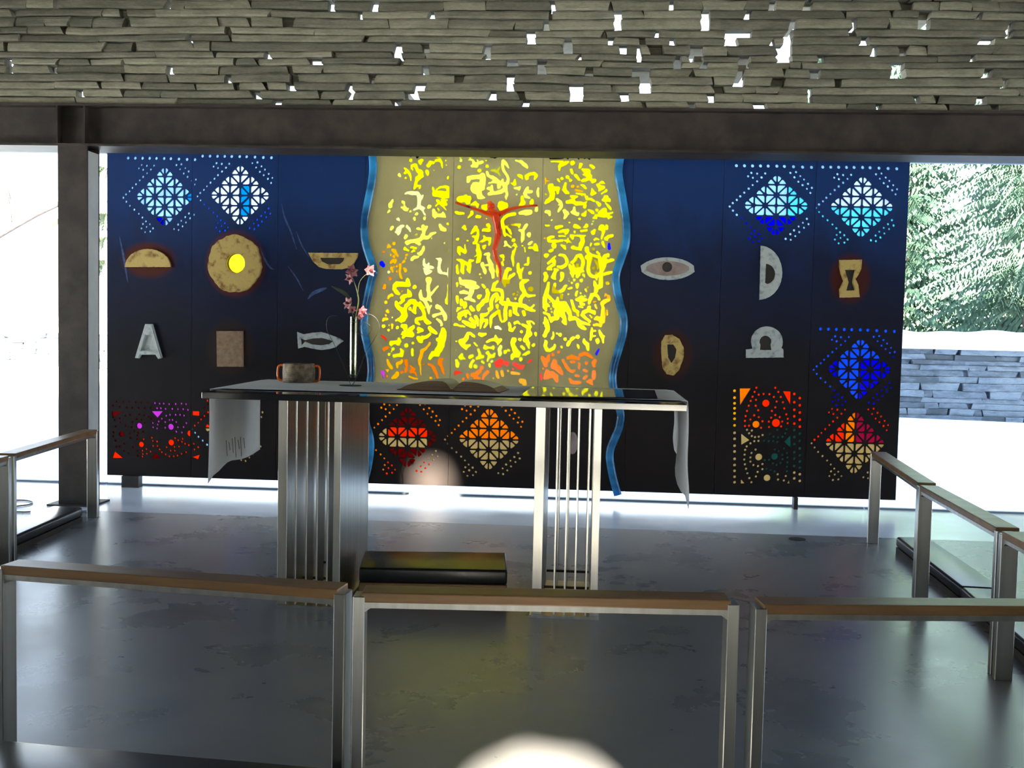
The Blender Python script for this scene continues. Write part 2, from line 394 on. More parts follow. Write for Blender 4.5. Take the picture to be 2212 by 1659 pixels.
def sunhole(px, pz, py, rx, rz, seed):
    t = (py-(RY0+.15))/SUN.y; cx = px-SUN.x*t; cz = pz-SUN.z*t; R = random.Random(seed)
    return [(cx+rx*math.cos(a)*R.uniform(.92, 1.06), cz+rz*math.sin(a)*R.uniform(.92, 1.06)) for a in [2*PI*k/18 for k in range(18)]]
sp = uy(934, 1022, 8.437)
T1 = sunhole(-.06, 0, 2.98, .27, .30, 1); T2 = sunhole(sp.x, sp.z-.01, sp.y, .15, .17, 2)
T3 = sunhole(.17, 0, 3.72, .10, .03, 5)
holes_wall('wall_back', RX0, RX1, 2.7, RZ, RY0-.01, RY0+.03, [T1, T2], M['plaster'])
for k in range(4):
    a = RX0+k*3.1
    if k in (1, 2): window(wn_i, a+.05, a+3.05, 0, 2.7, 'x', RY0-.1, .05, gl=M['glass_tint']); wn_i += 1
    else: boxob('wall_back_low_%d' % k, (a, a+3.1, RY0-.15, RY0+.03, 0, 2.7), M['plaster'], kind='structure')
# ------------------------------------------------------------------ the painted screen
SY = 8.437; ST = .02
def P(x, y):
    v = uy(x, y, SY); return (v.x, v.z)
SX0, SX1, SZ0, SZ1 = -3.842, 2.414, .0923, 2.733
PW = (SX1-SX0)/9
seams = [SX0+PW*i for i in range(10)]

# wavy ribbons (centre line in photo pixels)
RIB = [[(802,315),(806,347),(806,374),(802.6,401),(797,428.5),(791,460),(788.6,477),(787.7,504),(791,531),(800,558.5),(807,580),(808,590),(802.6,607),(796.7,634),(791,661),(788,690),(788.5,722),(796,754),(801.5,781),(801.5,813),(795,850),(789,880),(791,912),(799,940),(801,965),(797,1000),(789,1035),(784,1052)],
       [(1343.5,317),(1338.6,347),(1336,374),(1339.5,401),(1344.4,428.5),(1347.6,450),(1351.7,477),(1353,504),(1350.8,531),(1341.7,558.5),(1332.7,585.6),(1330,607),(1333.6,634),(1340,661),(1347,688.5),(1346,718),(1339,745),(1331,772),(1324.6,799.5),(1323.7,826.6),(1331,860),(1340.6,893),(1338.6,915),(1335,929),(1326.7,949),(1318.7,969),(1317,989),(1319.7,1009),(1323.7,1029),(1328.7,1048.6),(1334.6,1069)]]
RIBW = []
for r in RIB:
    pts = spline([(P(*q)[0], P(*q)[1], 0) for q in r], 4); RIBW.append([(p.x, p.y) for p in pts])
def ribx(i, z):
    r = RIBW[i]; best = min(r, key=lambda q: abs(q[1]-z)); return best[0]
GZ = P(1000, 866)[1]           # gold ends here, behind the table top

def paintmat():
    m, nt, b = newmat('night_blue_paint'); b.inputs['Roughness'].default_value = .5; b.inputs['Specular IOR Level'].default_value = .2
    tcn = N(nt, 'ShaderNodeTexCoord'); s = N(nt, 'ShaderNodeSeparateXYZ'); nt.links.new(tcn.outputs['Object'], s.inputs[0])
    n = noise(nt, 1.3, 6, .65, stretch=(1.5, 1, .7), dist=.8)
    mz = N(nt, 'ShaderNodeMapRange'); mz.inputs[1].default_value = .3; mz.inputs[2].default_value = 2.75; nt.links.new(s.outputs['Z'], mz.inputs[0])
    ad = N(nt, 'ShaderNodeMath', operation='MULTIPLY_ADD'); nt.links.new(n.outputs[0], ad.inputs[0]); ad.inputs[1].default_value = .35
    nt.links.new(mz.outputs[0], ad.inputs[2])
    r = ramp(nt, ad.outputs[0], [(.2, (.012, .0075, .0065)), (.5, (.006, .005, .008)), (.8, (.0035, .010, .045)), (1.15, (.005, .032, .14))])
    last = r.outputs[0]
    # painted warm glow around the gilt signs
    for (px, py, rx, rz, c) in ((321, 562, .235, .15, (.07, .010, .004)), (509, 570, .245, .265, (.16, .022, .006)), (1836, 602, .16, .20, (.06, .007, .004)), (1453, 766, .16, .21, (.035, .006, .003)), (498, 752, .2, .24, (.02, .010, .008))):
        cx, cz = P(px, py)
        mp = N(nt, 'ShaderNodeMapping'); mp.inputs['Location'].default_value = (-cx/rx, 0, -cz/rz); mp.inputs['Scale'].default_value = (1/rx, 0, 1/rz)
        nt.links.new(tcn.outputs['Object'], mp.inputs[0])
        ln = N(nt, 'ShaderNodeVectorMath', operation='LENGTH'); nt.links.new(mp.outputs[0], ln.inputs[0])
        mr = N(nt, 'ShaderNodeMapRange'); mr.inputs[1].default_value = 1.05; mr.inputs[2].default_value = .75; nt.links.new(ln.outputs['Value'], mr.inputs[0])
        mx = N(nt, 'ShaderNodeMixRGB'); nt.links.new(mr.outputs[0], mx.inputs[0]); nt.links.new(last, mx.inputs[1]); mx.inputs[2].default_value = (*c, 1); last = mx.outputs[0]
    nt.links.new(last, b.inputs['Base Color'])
    n2 = noise(nt, 40, 4, .6, stretch=(1, 1, .3)); bump(nt, b, n2.outputs[0], .15, .002)
    return m
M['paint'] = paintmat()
M['gold'] = mat('gold_paint', (.42, .36, .14), (.60, .52, .23), 2.2, .5, 0, .1, .002, detail=8, stretch=(1, 1, .6), p0=.3, p1=.7)
M['gilt'] = mat('gilt_relief', (.20, .085, .02), (.52, .38, .12), 16, .45, .2, .8, .006, detail=7, p0=.32, p1=.5)
M['silver'] = mat('silvered_relief', (.20, .25, .29), (.48, .52, .50), 22, .5, .1, .6, .005, detail=7, p0=.3, p1=.5)
M['parch'] = mat('clay_square', (.20, .12, .07), (.30, .205, .13), 24, .8, 0, .4, .004)
M['eyewhite'] = mat('eye_white', (.24, .16, .15), (.36, .27, .25), 10, .4)
M['dark'] = mat('dark_hollow', (.03, .024, .02), rough=.7)
M['edge'] = mat('panel_edge', (.012, .010, .010), rough=.6)

# ---- shapes cut through the gold: strokes "x y r x y r; ..." in tenth-pixels of 200x140 windows of the photo
TILES = [
((780,320), """Y 1185 285 40|Y 1400 320 40 1465 290 30;1410 330 35 1415 390 20|Y 1200 480 25 1220 410 35 1290 400 45 1320 470 35 1350 550 40 1410 560 60 1420 650 65 1350 720 60 1320 780 35 1290 880 30 1270 960 25;1300 920 25 1370 890 28 1410 890 25 1385 960 20;1210 480 25 1230 530 12|Y 1040 480 25 1120 560 30 1180 640 28 1190 770 15|Y 1050 590 38|Y 1065 710 32|P 910 630 36 935 670 26|Y 1610 420 50 1650 350 50 1720 340 30 1730 375 18|Y 1780 290 35 1870 280 35 1920 350 30 1935 460 12|Y 2010 298 25|Y 2022 405 18|Y 1745 528 18|Y 1570 560 45 1590 620 38|Y 2068 690 30 2068 720 28|W 1130 1060 30 1250 1070 45 1350 1090 45 1390 1180 60 1385 1290 35 1380 1390 50 1450 1430 45 1510 1440 20;1430 1200 35 1480 1130 20;1380 1420 40 1260 1470 22;1450 1450 40 1500 1530 18|A 1060 1085 28 1100 1060 28|W 1710 940 22 1730 1020 30 1770 1080 80 1950 1100 85 2080 1110 70 2090 1000 60 2080 950 45 2010 920 40 1900 930 28 1800 970 18|Y 1960 1220 40 1960 1310 65 2030 1350 30;1850 1320 25 1780 1370 20;1820 1250 35 1880 1320 30 1960 1400 25 2030 1470 12;1900 1230 15 2050 1240 25|Y 1830 1430 18 1860 1500 20|P 1730 1480 30|P 745 1250 38 720 1300 30 690 1340 45 700 1390 50|P 675 1490 32 630 1530 22|P 980 1280 30 1020 1300 28 1025 1370 22 1030 1440 50 1080 1460 45 1125 1440 18;970 1410 25|P 1625 1390 45;1600 1410 30|P 1175 1510 28|K 1180 170 35 1240 130 35|K 1480 130 50|K 1345 190 40|K 1840 190 45|K 2030 165 25"""),
((780,450), """P 1720 40 25 1740 150 50 1770 130 55 1770 220 25;1770 150 50 1870 170 35 1950 160 55 2010 200 20;1950 100 25|P 1330 130 40|W 1490 90 22 1530 160 20|P 1270 230 38 1280 270 22|P 1515 240 38|W 880 260 38 910 300 18|P 740 450 40 710 500 28|W 1000 420 32 930 430 32 890 490 55 890 560 55 880 620 25;820 560 22|W 1090 430 32 1150 490 32 1175 550 18|P 1080 660 38 1050 700 35|P 1315 620 30|P 1350 485 40 1430 500 25;1480 420 40 1500 500 60 1560 440 35;1500 500 50 1490 600 45 1470 690 50;1430 620 15 1470 690 60 1400 740 45 1300 770 45 1180 780 45 1100 820 55;1350 820 60 1380 850 40;1480 710 45 1600 690 40 1660 620 35 1770 575 25|Y 2065 370 32|P 1880 400 35 1920 480 50 2000 520 40|P 1680 710 20|P 1985 825 18|A 785 840 40|A 650 910 45 650 860 15 700 910 20|A 750 990 35 800 1030 40 870 1140 18|A 700 1110 28|A 780 1150 38|A 710 1290 32 760 1240 32 830 1240 30 800 1290 28|A 1090 1110 35|A 1060 1185 28|A 1030 1260 28 990 1300 22|A 930 1350 38 930 1440 30 920 1490 25|A 850 1385 35|A 780 1390 20|A 720 1430 40|A 745 1500 30|A 1020 1430 25 1060 1480 42|A 850 1500 25|Y 1040 960 45 1130 1010 22|Y 1200 930 30 1300 945 28|Y 1210 1040 22 1240 1000 22 1280 1020 15|Y 1490 930 32 1480 1000 38 1410 1080 50 1360 1070 25|P 1220 1210 45 1260 1170 40 1370 1160 22|P 1500 1220 18 1490 1280 30 1520 1350 38 1560 1400 45 1700 1410 32;1560 1400 30 1610 1320 20|P 1500 1440 20 1560 1510 60 1670 1510 30|P 1790 1190 12 1890 1230 40 1870 1330 35 1850 1430 35 1880 1520 45|Y 2110 830 22 2100 1040 18|Y 2090 1440 30 2100 1540 45|B 490 1310 50 530 1360 45|O 540 1040 28"""),
((780,580), """W 655 80 35|O 685 240 35|O 560 410 38 545 460 32|A 850 70 25|A 925 110 25 945 200 28 965 240 18|Y 900 600 30 850 570 40 790 490 45 800 410 50 850 370 55 950 370 50 1060 380 50 1120 380 55 1110 280 45 1100 240 20|A 965 540 22|Y 1270 440 45|Y 1110 500 12 1150 560 40 1160 640 45 1060 660 45 970 690 45 1000 760 35 940 820 35|A 720 630 30 660 670 32 650 710 25;720 630 28 750 650 22|A 585 805 38|A 620 1010 30 650 1050 18|A 590 1115 28|A 525 1250 22 540 1210 28 630 1205 22|P 740 1170 20|Y 825 1240 20|Y 540 1380 38|Y 665 1345 18|A 735 1340 28 735 1420 25|Y 860 1410 38|Y 655 1470 28|Y 840 800 30 850 880 45 920 960 50 1000 1010 70 1040 1110 70 990 1190 80 950 1250 50 890 1210 30;1040 1000 45 1060 900 40 1130 840 45 1170 790 45 1260 790 60 1290 860 35 1270 960 40 1280 1060 30 1220 1010 25;1260 790 50 1370 870 38 1450 960 38 1510 1080 40 1510 1180 40 1400 1190 38 1330 1210 40 1310 1280 38 1380 1330 25;1510 1200 35 1570 1290 50 1640 1300 30|Y 1160 960 40|P 1420 530 25 1420 620 40 1430 700 45 1510 760 35 1560 850 35 1600 950 38 1620 1080 15;1520 760 30 1610 700 50 1670 780 18;1610 700 45 1620 600 40 1600 480 40 1600 380 40 1610 270 75;1650 640 25 1720 550 25 1830 430 18;1630 950 18 1670 890 20|Y 1400 800 20 1450 870 22 1520 940 15|W 1510 20 20 1590 60 55 1680 70 20 1560 120 35|P 1810 910 45 1880 930 38 1940 1010 38 1990 1090 38 2010 1190 45;1960 1060 30 1830 1090 28 1730 1130 35|P 1810 1200 18 1880 1260 35 1920 1320 22 1910 1360 22|Y 2110 40 55 2120 300 48 2115 600 60 2070 790 65 2110 880 30|W 1880 20 35 1900 100 38|Y 1960 110 25 2060 130 30"""),
((780,700), """Y 970 50 40 1050 60 50 1050 120 45|Y 1250 70 40 1160 140 50 1150 230 75 1220 250 50 1040 240 55 1010 320 38;1000 230 55 970 240 20|Y 1370 110 40 1450 150 40 1370 190 30|Y 1630 90 45 1680 150 50 1800 220 30|Y 1960 150 55 1950 280 85 1920 420 80 1900 530 80 1820 650 80 1830 730 50 1720 700 60 1640 820 35;1830 370 45|Y 1370 330 45 1420 400 60 1450 330 45 1550 310 40 1640 250 35|Y 900 350 32 910 420 45 890 470 50;900 430 40 720 440 45 710 480 38|Y 1075 510 50|Y 1235 455 32|Y 760 590 42|Y 670 720 38|Y 725 660 22|Y 1220 610 35 1225 740 30|Y 940 590 20 980 660 45 960 740 45 860 740 38 790 760 42|A 1640 450 25 1540 590 30 1450 640 45 1440 740 38 1400 830 40 1390 920 28 1420 1060 20|O 1420 1100 18 1420 1220 12|Y 1485 955 28|R 490 280 20 550 320 22 595 380 18|O 640 560 28 550 610 42|A 620 860 25 660 960 38 720 1040 38|A 640 1120 35 600 1100 18|A 860 1040 28 860 940 38 950 920 32 970 870 35|O 1070 880 45 1080 1000 35 1060 1120 40|A 740 1280 30 820 1250 50 860 1190 50|O 960 1150 32|O 620 1240 28|O 1180 1000 18 1250 1080 40 1190 1130 45 1300 1150 20 1320 1240 15|A 1150 1260 25 1250 1290 28 1340 1310 18|O 1600 960 25 1700 1000 30 1740 1080 40 1800 1180 35 1810 1270 30|O 1950 840 25 1880 870 45 1880 950 45 1930 1050 30 1950 1130 30 1980 1200 15|A 1660 1290 32|M 510 1150 45 525 1200 30 535 1280 18"""),
((970,320), """Y 240 450 45|Y 280 290 38|Y 125 410 20|Y 125 560 22|P 480 265 18 550 280 22 590 360 40 640 410 60 560 420 40;660 360 35 780 330 45|Y 670 280 22|Y 880 290 22|Y 910 430 38|Y 720 530 45|P 460 780 45 470 700 50 560 690 45 680 690 50 800 640 60 810 740 70 790 850 75;650 950 140;580 1040 40;790 950 60;700 1050 70 730 1160 60 840 1180 20|K 260 230 20 320 160 35 400 150 35 500 210 35|K 640 190 20 700 150 15|K 830 190 18|K 950 195 20 1080 210 28 1210 195 18|P 1420 460 20 1340 350 40 1290 300 38 1280 420 30 1300 530 30 1370 630 30 1410 730 30 1400 820 35 1330 870 55 1340 960 50 1240 1040 50 1100 1070 45 960 1080 40;1350 990 35 1390 1090 28 1360 1170 32 1370 1220 12;905 560 25 930 640 35 1030 690 40 1120 760 50 1200 830 55 1190 920 45;1120 790 40 950 820 20;1280 750 25 1260 830 40 1340 850 40;1000 960 55 920 960 30;1020 900 30 1020 1030 40|P 1000 525 22 1100 540 38 1180 590 25 1220 660 15;1130 560 25 1210 460 20|P 1600 290 20 1740 330 38 1810 400 45 1860 450 30|Y 1660 640 35 1720 680 40 1755 740 12|Y 1860 720 40 1840 670 35 1930 610 38 2020 600 38 2090 650 32 2040 730 28|Y 1565 760 25 1560 860 38 1490 830 18|P 1570 955 30 1640 960 30 1690 930 18 1670 990 18|P 1880 930 30 1850 1010 50 1810 1080 35 1830 1150 38 1910 1190 28;1900 1040 38 1970 1040 35|P 2135 960 20 2115 1040 25 2130 1150 22|P 1615 1110 22|Y 250 1220 70 400 1190 80 440 1280 60 480 1190 50;300 1220 70|Y 620 1320 55 530 1340 25 690 1340 25 670 1400 30|Y 820 1400 55 900 1360 25 880 1460 38|Y 1045 1310 18|Y 1240 1340 80 1330 1380 80 1250 1430 60 1190 1380 40|Y 1740 1150 28 1755 1230 35 1770 1300 55 1700 1360 35|Y 1985 1240 35 1970 1310 45|P 2095 1400 25 2085 1480 35|Y 115 1250 20"""),
((970,450), """Y 170 90 35 250 120 32 350 120 22|Y 540 90 40 540 140 35 460 200 25|Y 660 200 35 740 200 30|Y 890 250 18|P 1690 120 35 1800 90 55 1930 80 60 1940 120 35 1830 140 25|Y 1550 130 45 1420 160 35 1310 220 35 1270 300 32 1280 400 40 1310 500 35 1320 600 32 1340 660 18;1360 430 25 1450 530 32 1480 610 20;1340 600 25 1420 640 22 1480 690 18|Y 1415 400 22|Y 1500 390 22 1600 390 25 1680 400 35 1670 450 22|P 1840 400 45 1800 470 40|P 1680 520 30 1760 530 38 1770 620 40 1760 720 45 1730 790 18|P 1905 610 48 1910 680 18|Y 1540 760 42|Y 1560 850 28 1570 890 38 1620 910 18;1520 900 18|P 1340 800 28 1360 860 35 1420 890 25 1480 930 18;1330 900 22|Y 1590 960 25 1540 1050 38 1510 1160 32 1530 1280 28 1530 1370 18|Y 1755 885 25|Y 1805 940 15 1820 1040 12|P 1920 850 38 1980 800 22|Y 2060 880 45 2070 960 55 2110 1000 30;2060 940 30 1920 940 25|Y 1890 1190 30 1890 1280 28 1880 1340 28 1800 1350 18|Y 1270 1140 45 1230 1130 25 1310 1170 25|Y 1295 1230 28|Y 1270 1290 28 1290 1370 15|Y 370 430 42 330 460 28 400 500 22|Y 640 450 42 590 530 45 520 600 18;680 520 32 690 620 30 660 720 38 640 810 38 580 830 28;570 670 32 640 690 25|Y 930 400 45 970 450 30;810 520 32 900 510 45 960 520 38|Y 830 660 22 880 730 38 970 720 35 970 800 32 960 860 25;880 730 40 780 780 32 730 800 20|Y 215 730 38|Y 435 770 28|Y 820 920 45 860 890 35 830 960 25|Y 230 950 40 230 1030 40 250 1090 28;250 960 45 330 1010 40 390 1050 35 385 960 22 385 870 18|Y 690 890 45 690 1000 50 720 1060 50 720 1160 50 700 1250 50 660 1290 25;620 1140 18 680 1110 25|Y 90 850 30 85 980 25 75 1060 15|Y 90 1170 35|Y 190 1230 22 300 1260 45 320 1360 45 310 1480 45;300 1260 45 400 1310 38 480 1350 60 470 1450 50 490 1530 30;500 1260 45 580 1240 22|Y 190 1360 25 190 1440 28 200 1520 35|P 850 1090 28 940 1090 38 930 1180 38 970 1270 40 1010 1350 50 1000 1440 50 1050 1500 50;880 1350 20 980 1360 30|Y 790 1330 45 820 1420 35 860 1500 38|Y 1140 1370 18 1150 1470 28 1160 1540 28|Y 1650 1330 28 1650 1430 35 1670 1520 45;1770 1420 22 1720 1500 25|Y 1400 1440 38 1470 1460 30;1350 1490 35|Y 1930 1530 30"""),
((970,580), """Y 320 40 45 330 120 22|Y 470 30 40 485 100 18|Y 210 100 35|Y 190 350 22 190 430 18|Y 840 50 35 865 110 25|Y 1020 50 50 1040 130 40 1050 210 35|Y 1150 60 28 1160 180 22|Y 745 140 18|Y 765 225 18|Y 1930 105 38|Y 1390 30 38 1350 130 50 1330 250 50 1320 340 45 1330 430 25;1350 300 50 1400 330 40 1430 240 30 1480 180 45 1550 130 38;1470 20 30 1390 30 40|Y 1660 30 38 1690 140 45 1710 220 40;1750 30 25 1700 110 35|P 250 240 35 280 320 50 400 330 70 520 340 65 620 340 38;450 400 60 560 430 80 690 440 32;540 520 60 510 620 45 480 700 50 390 720 32;490 710 45 620 790 18|Y 280 570 38 350 560 50 430 580 32|Y 280 440 20|Y 790 385 22 840 440 35|Y 900 510 38 930 600 45 900 690 50 900 760 50 810 780 45 780 850 50 700 900 45 700 970 45|Y 715 690 38 760 650 22 680 660 25|Y 290 750 30 310 850 50 380 840 50 370 920 40|Y 190 680 30 200 770 35 205 820 20|Y 520 920 38 560 990 38 600 1010 15|Y 1150 310 32 1080 370 45 1060 450 50 1050 510 45 1180 500 38 1250 540 45 1280 630 35 1260 730 35 1230 800 35;1130 600 35 1060 650 35 1020 750 40 1000 850 40 1020 930 35 980 980 45 930 960 20;1140 620 35 1160 700 45 1110 790 22;1150 690 40 1260 730 35|Y 1150 890 45 1155 950 25|Y 1890 280 25 1780 300 45 1720 360 50 1740 460 60 1790 540 50 1810 620 50 1900 660 30 2040 640 28;1800 620 50 1720 690 40 1690 790 40 1710 880 45 1800 900 45 1870 950 45 1960 990 35 2040 1010 20;1960 950 20 2030 870 22;1700 880 40 1600 870 50 1500 850 40 1410 840 45 1290 830 50 1240 800 30;1400 740 32 1430 800 35;1570 930 55 1570 1040 45 1650 1110 22;1370 900 40 1340 1000 45 1340 1120 40 1350 1210 45 1310 1250 25|Y 1955 490 60|Y 1540 610 38|Y 1640 560 20|Y 1630 630 25|Y 1590 720 32|Y 1915 760 15|Y 1460 1010 35 1465 1110 40|Y 1780 1040 42 1795 1100 38|Y 210 940 22 180 1020 15;220 950 25 270 950 18|Y 270 1090 60 380 1050 60 440 1020 25 510 1100 20;240 1150 50 260 1210 30;400 1140 30|Y 510 1200 38 580 1280 50 590 1380 45;330 1270 30 430 1320 50 520 1370 45|Y 630 1150 35 670 1220 38 685 1360 18|Y 780 1120 40 870 1100 40 940 1060 25;790 1150 38 770 1280 38 750 1430 15;800 1240 38 900 1230 30 890 1320 30 840 1400 20|Y 1180 1020 38 1060 1110 45 1000 1180 35 985 1290 30 990 1390 18;1190 1050 35 1220 1160 30 1260 1280 18|W 1110 1410 28 1170 1400 28 1240 1440 18|Y 1430 1290 18 1450 1370 35 1450 1460 35 1510 1480 28 1565 1400 18|Y 1560 1310 25 1630 1270 30 1690 1320 15|Y 1870 1270 25 1960 1260 20 2030 1320 15;1890 1290 35 1950 1400 22|Y 1750 1340 25 1830 1370 35 1900 1440 38 1890 1520 50|Y 1730 1510 38|Y 130 1330 30 230 1360 20 370 1400 12"""),
((970,700), """Y 2065 230 34 2085 280 12|Y 1890 100 40 1890 180 45 1920 240 60 1850 300 50 1830 370 70;1890 470 50 1910 570 22|Y 450 230 38 410 320 50 360 400 50 280 420 65 330 500 60 400 580 32;400 540 45 490 510 28;500 220 30 580 280 25 605 310 15|Y 730 245 35 790 260 45 870 235 25|Y 1110 290 18 1130 360 45 1170 420 45 1230 380 35;1100 370 32 980 380 28 905 430 20;1160 480 20|Y 1695 365 38|Y 1545 380 60 1510 450 45 1540 540 50 1590 640 60 1640 720 70 1520 750 50 1505 820 38|Y 1725 540 35 1780 590 35|Y 2010 510 40|Y 1900 680 38 1820 715 35 1770 740 20|Y 1715 840 45|Y 600 460 25 660 520 22|Y 850 510 22 860 570 45 960 565 22 1050 560 35 1055 610 15|P 1230 540 40 1200 620 40 1210 720 42|Y 1340 670 48|Y 1425 625 32|Y 700 610 30 735 690 35 730 780 45 800 780 38;730 790 50 660 820 32|Y 920 690 45 980 770 38 1060 770 38 1090 700 25;950 790 38 915 870 20|Y 300 740 40 280 800 50 390 840 12|Y 490 790 42 550 760 42|Y 580 870 32 530 930 30 515 1020 40|Y 630 1010 48|Y 780 1045 52|Y 790 900 32 830 920 25|P 1020 890 30|Y 960 960 38 975 1020 22|Y 180 880 35 200 960 50 190 1020 35|Y 165 420 18|Y 160 620 15|R 1180 950 90 1220 880 60 1260 910 50|R 1370 940 60 1290 930 25|R 1550 950 42 1640 1010 50 1740 1030 45 1780 1000 25|R 1880 910 22 1970 860 20|R 1520 1075 25|R 80 1200 36 90 1260 25|O 170 1150 38 230 1150 28 300 1155 15;160 1200 30|O 430 1210 38 450 1290 22|O 560 1220 50 640 1210 50 720 1130 45;640 1300 60 700 1310 55|O 920 1140 42 840 1220 40 810 1290 25 800 1350 25|O 340 1310 38|A 1130 1130 28 1150 1200 38 1170 1280 35|A 1260 1140 38 1280 1220 35|A 1410 1120 28|A 1510 1170 38 1600 1180 30 1670 1190 28|A 1060 1290 25|A 1730 1360 60 1790 1370 50 1800 1420 50"""),
((1160,320), """K 330 220 45 450 210 50 620 210 45|K 740 240 25|K 1000 250 22|K 1130 250 15 1190 210 20 1250 260 20|Y 340 310 20 600 320 28;580 350 45 540 430 38 540 530 22;590 400 45 690 350 45 740 320 25|Y 850 350 58|Y 1050 390 42 1010 470 26|Y 1280 410 35 1350 460 40|Y 1090 500 28 1170 540 60 1220 550 60 1210 640 55 1250 700 45 1310 770 28 1370 770 45 1320 820 22;1220 730 30 1150 760 45 1090 770 38;1290 660 28 1250 690 25;1120 630 28|Y 820 520 38 850 600 28|Y 920 650 38 960 710 32 1000 750 30|Y 730 690 50|Y 805 760 38|Y 595 720 35|Y 500 745 28 535 800 15|A 205 700 18 210 770 22 205 860 15;220 775 22 275 775 18|Y 330 900 65 330 990 65 370 1080 60 360 1180 60 250 1260 50 200 1310 30;400 960 50 500 970 50 500 1070 25|Y 215 1100 30|P 490 1230 35 550 1280 38 590 1370 38 560 1430 38 510 1510 22;530 1350 20|Y 675 840 28 665 910 32 650 990 50 700 1050 45 750 1070 25|A 850 910 45|A 970 920 32|A 930 1000 28 1000 1020 26 1100 1030 18|A 940 1080 20 1050 1100 28 1140 1100 25;1070 1130 20|Y 1050 870 18 1130 910 28 1165 960 25|Y 1560 820 40 1500 830 18 1610 850 18|Y 1450 870 32 1500 940 50 1590 930 38 1480 1010 25;1650 1010 35 1550 1090 18|Y 1310 970 25 1340 1060 50 1300 1110 30 1390 1070 28|Y 810 1150 32 870 1180 45 960 1160 18|Y 720 1290 40 850 1250 50 920 1320 50 990 1320 45 1140 1310 28 1200 1280 18;1150 1350 32 1130 1410 35|Y 1180 1170 42 1200 1210 35 1290 1220 28 1360 1260 28|Y 1440 1290 35 1500 1340 38 1480 1370 30|Y 1650 1180 58 1600 1230 45 1720 1230 40 1745 1270 20|Y 1640 1310 20 1710 1390 32 1760 1450 28|P 640 1480 28 690 1530 45|P 890 1410 28 880 1500 35 830 1530 28"""),
((1160,450), """P 220 80 45 280 80 38 310 160 28|P 660 60 45 700 110 60 740 130 28;690 180 42 660 240 25|P 890 30 25 860 100 45 960 140 38 990 110 20|P 350 275 22|Y 775 335 22|Y 1125 140 58 1165 60 18|Y 1240 40 25 1320 90 45 1350 110 30|Y 1430 40 32|Y 1470 100 22 1560 50 38 1620 30 45 1640 110 38 1600 150 38 1510 130 25;1400 160 25 1500 180 28 1640 190 28 1700 130 32 1800 100 25;1700 200 35 1770 200 25;1710 250 15;1400 200 40 1350 225 20 1430 240 15|Y 1015 250 32|P 1345 305 20|P 1320 380 20|Y 220 405 25 290 410 22|Y 460 460 40 540 440 38 600 430 25|Y 520 570 25 620 530 32 700 540 50 740 520 35 690 600 30|Y 530 660 28 670 665 20|Y 920 420 55 980 440 45 1030 465 22|Y 1180 410 50 1120 450 22|Y 1060 545 30 1180 520 28|Y 900 560 30|Y 400 680 28 330 680 28 270 720 40 290 780 38 400 780 42 600 765 28|Y 660 760 18 730 780 28 820 820 18;740 720 20 720 840 12|Y 830 660 48 900 650 22;850 720 33|Y 960 650 30 1060 680 35 1150 650 22;1080 700 45 1090 780 45 1060 860 60 1030 960 45 940 960 40 850 930 45|Y 1340 570 58 1370 520 30|Y 1540 450 65 1500 500 38 1590 500 38 1580 600 32 1540 720 22;1670 420 32 1670 490 25;1610 470 25 1670 460 20|Y 1640 720 42 1720 660 32 1790 655 36;1680 750 20|Y 1370 750 25 1420 720 28 1460 740 18|Y 1395 860 28 1470 850 28|Y 1290 840 25 1285 890 18|Y 1570 810 38 1590 890 28 1610 930 15|A 180 710 25|A 100 865 20|Y 405 890 60|Y 370 1000 32 310 1020 35|Y 210 1130 55 260 1110 28|Y 570 870 25 650 910 38 680 970 18|B 1715 850 30 1730 960 32|Y 1190 950 50 1200 1050 38 1270 1100 33 1400 1150 32 1500 1160 38 1490 1260 35 1460 1380 32 1450 1460 18;1380 1250 25 1440 1330 35|Y 1350 980 35|Y 1440 1050 28 1500 1090 22|Y 1690 1100 40 1700 1140 28;1640 1130 48 1590 1240 60 1580 1350 60 1560 1450 60 1530 1530 40;1620 1270 60 1700 1260 40 1810 1230 38|Y 1210 1170 65 1270 1200 55 1240 1290 50 1230 1400 45 1230 1500 45|Y 1350 1430 38|Y 830 1290 32 920 1230 40 960 1130 40 1030 1130 50 1090 1220 42 1100 1320 42 1070 1420 45 1000 1490 60;880 1500 60 800 1440 40 780 1360 32;870 1350 30 880 1450 50;970 1350 32 970 1460 50;1100 1500 28|Y 540 1110 28 640 1120 32 700 1200 40 720 1290 42 660 1380 42 570 1410 38 490 1390 22|Y 430 1150 25 350 1240 35 260 1310 28;410 1270 45 410 1340 38 310 1400 40 260 1450 30 350 1460 28|Y 430 1450 25 490 1480 38"""),
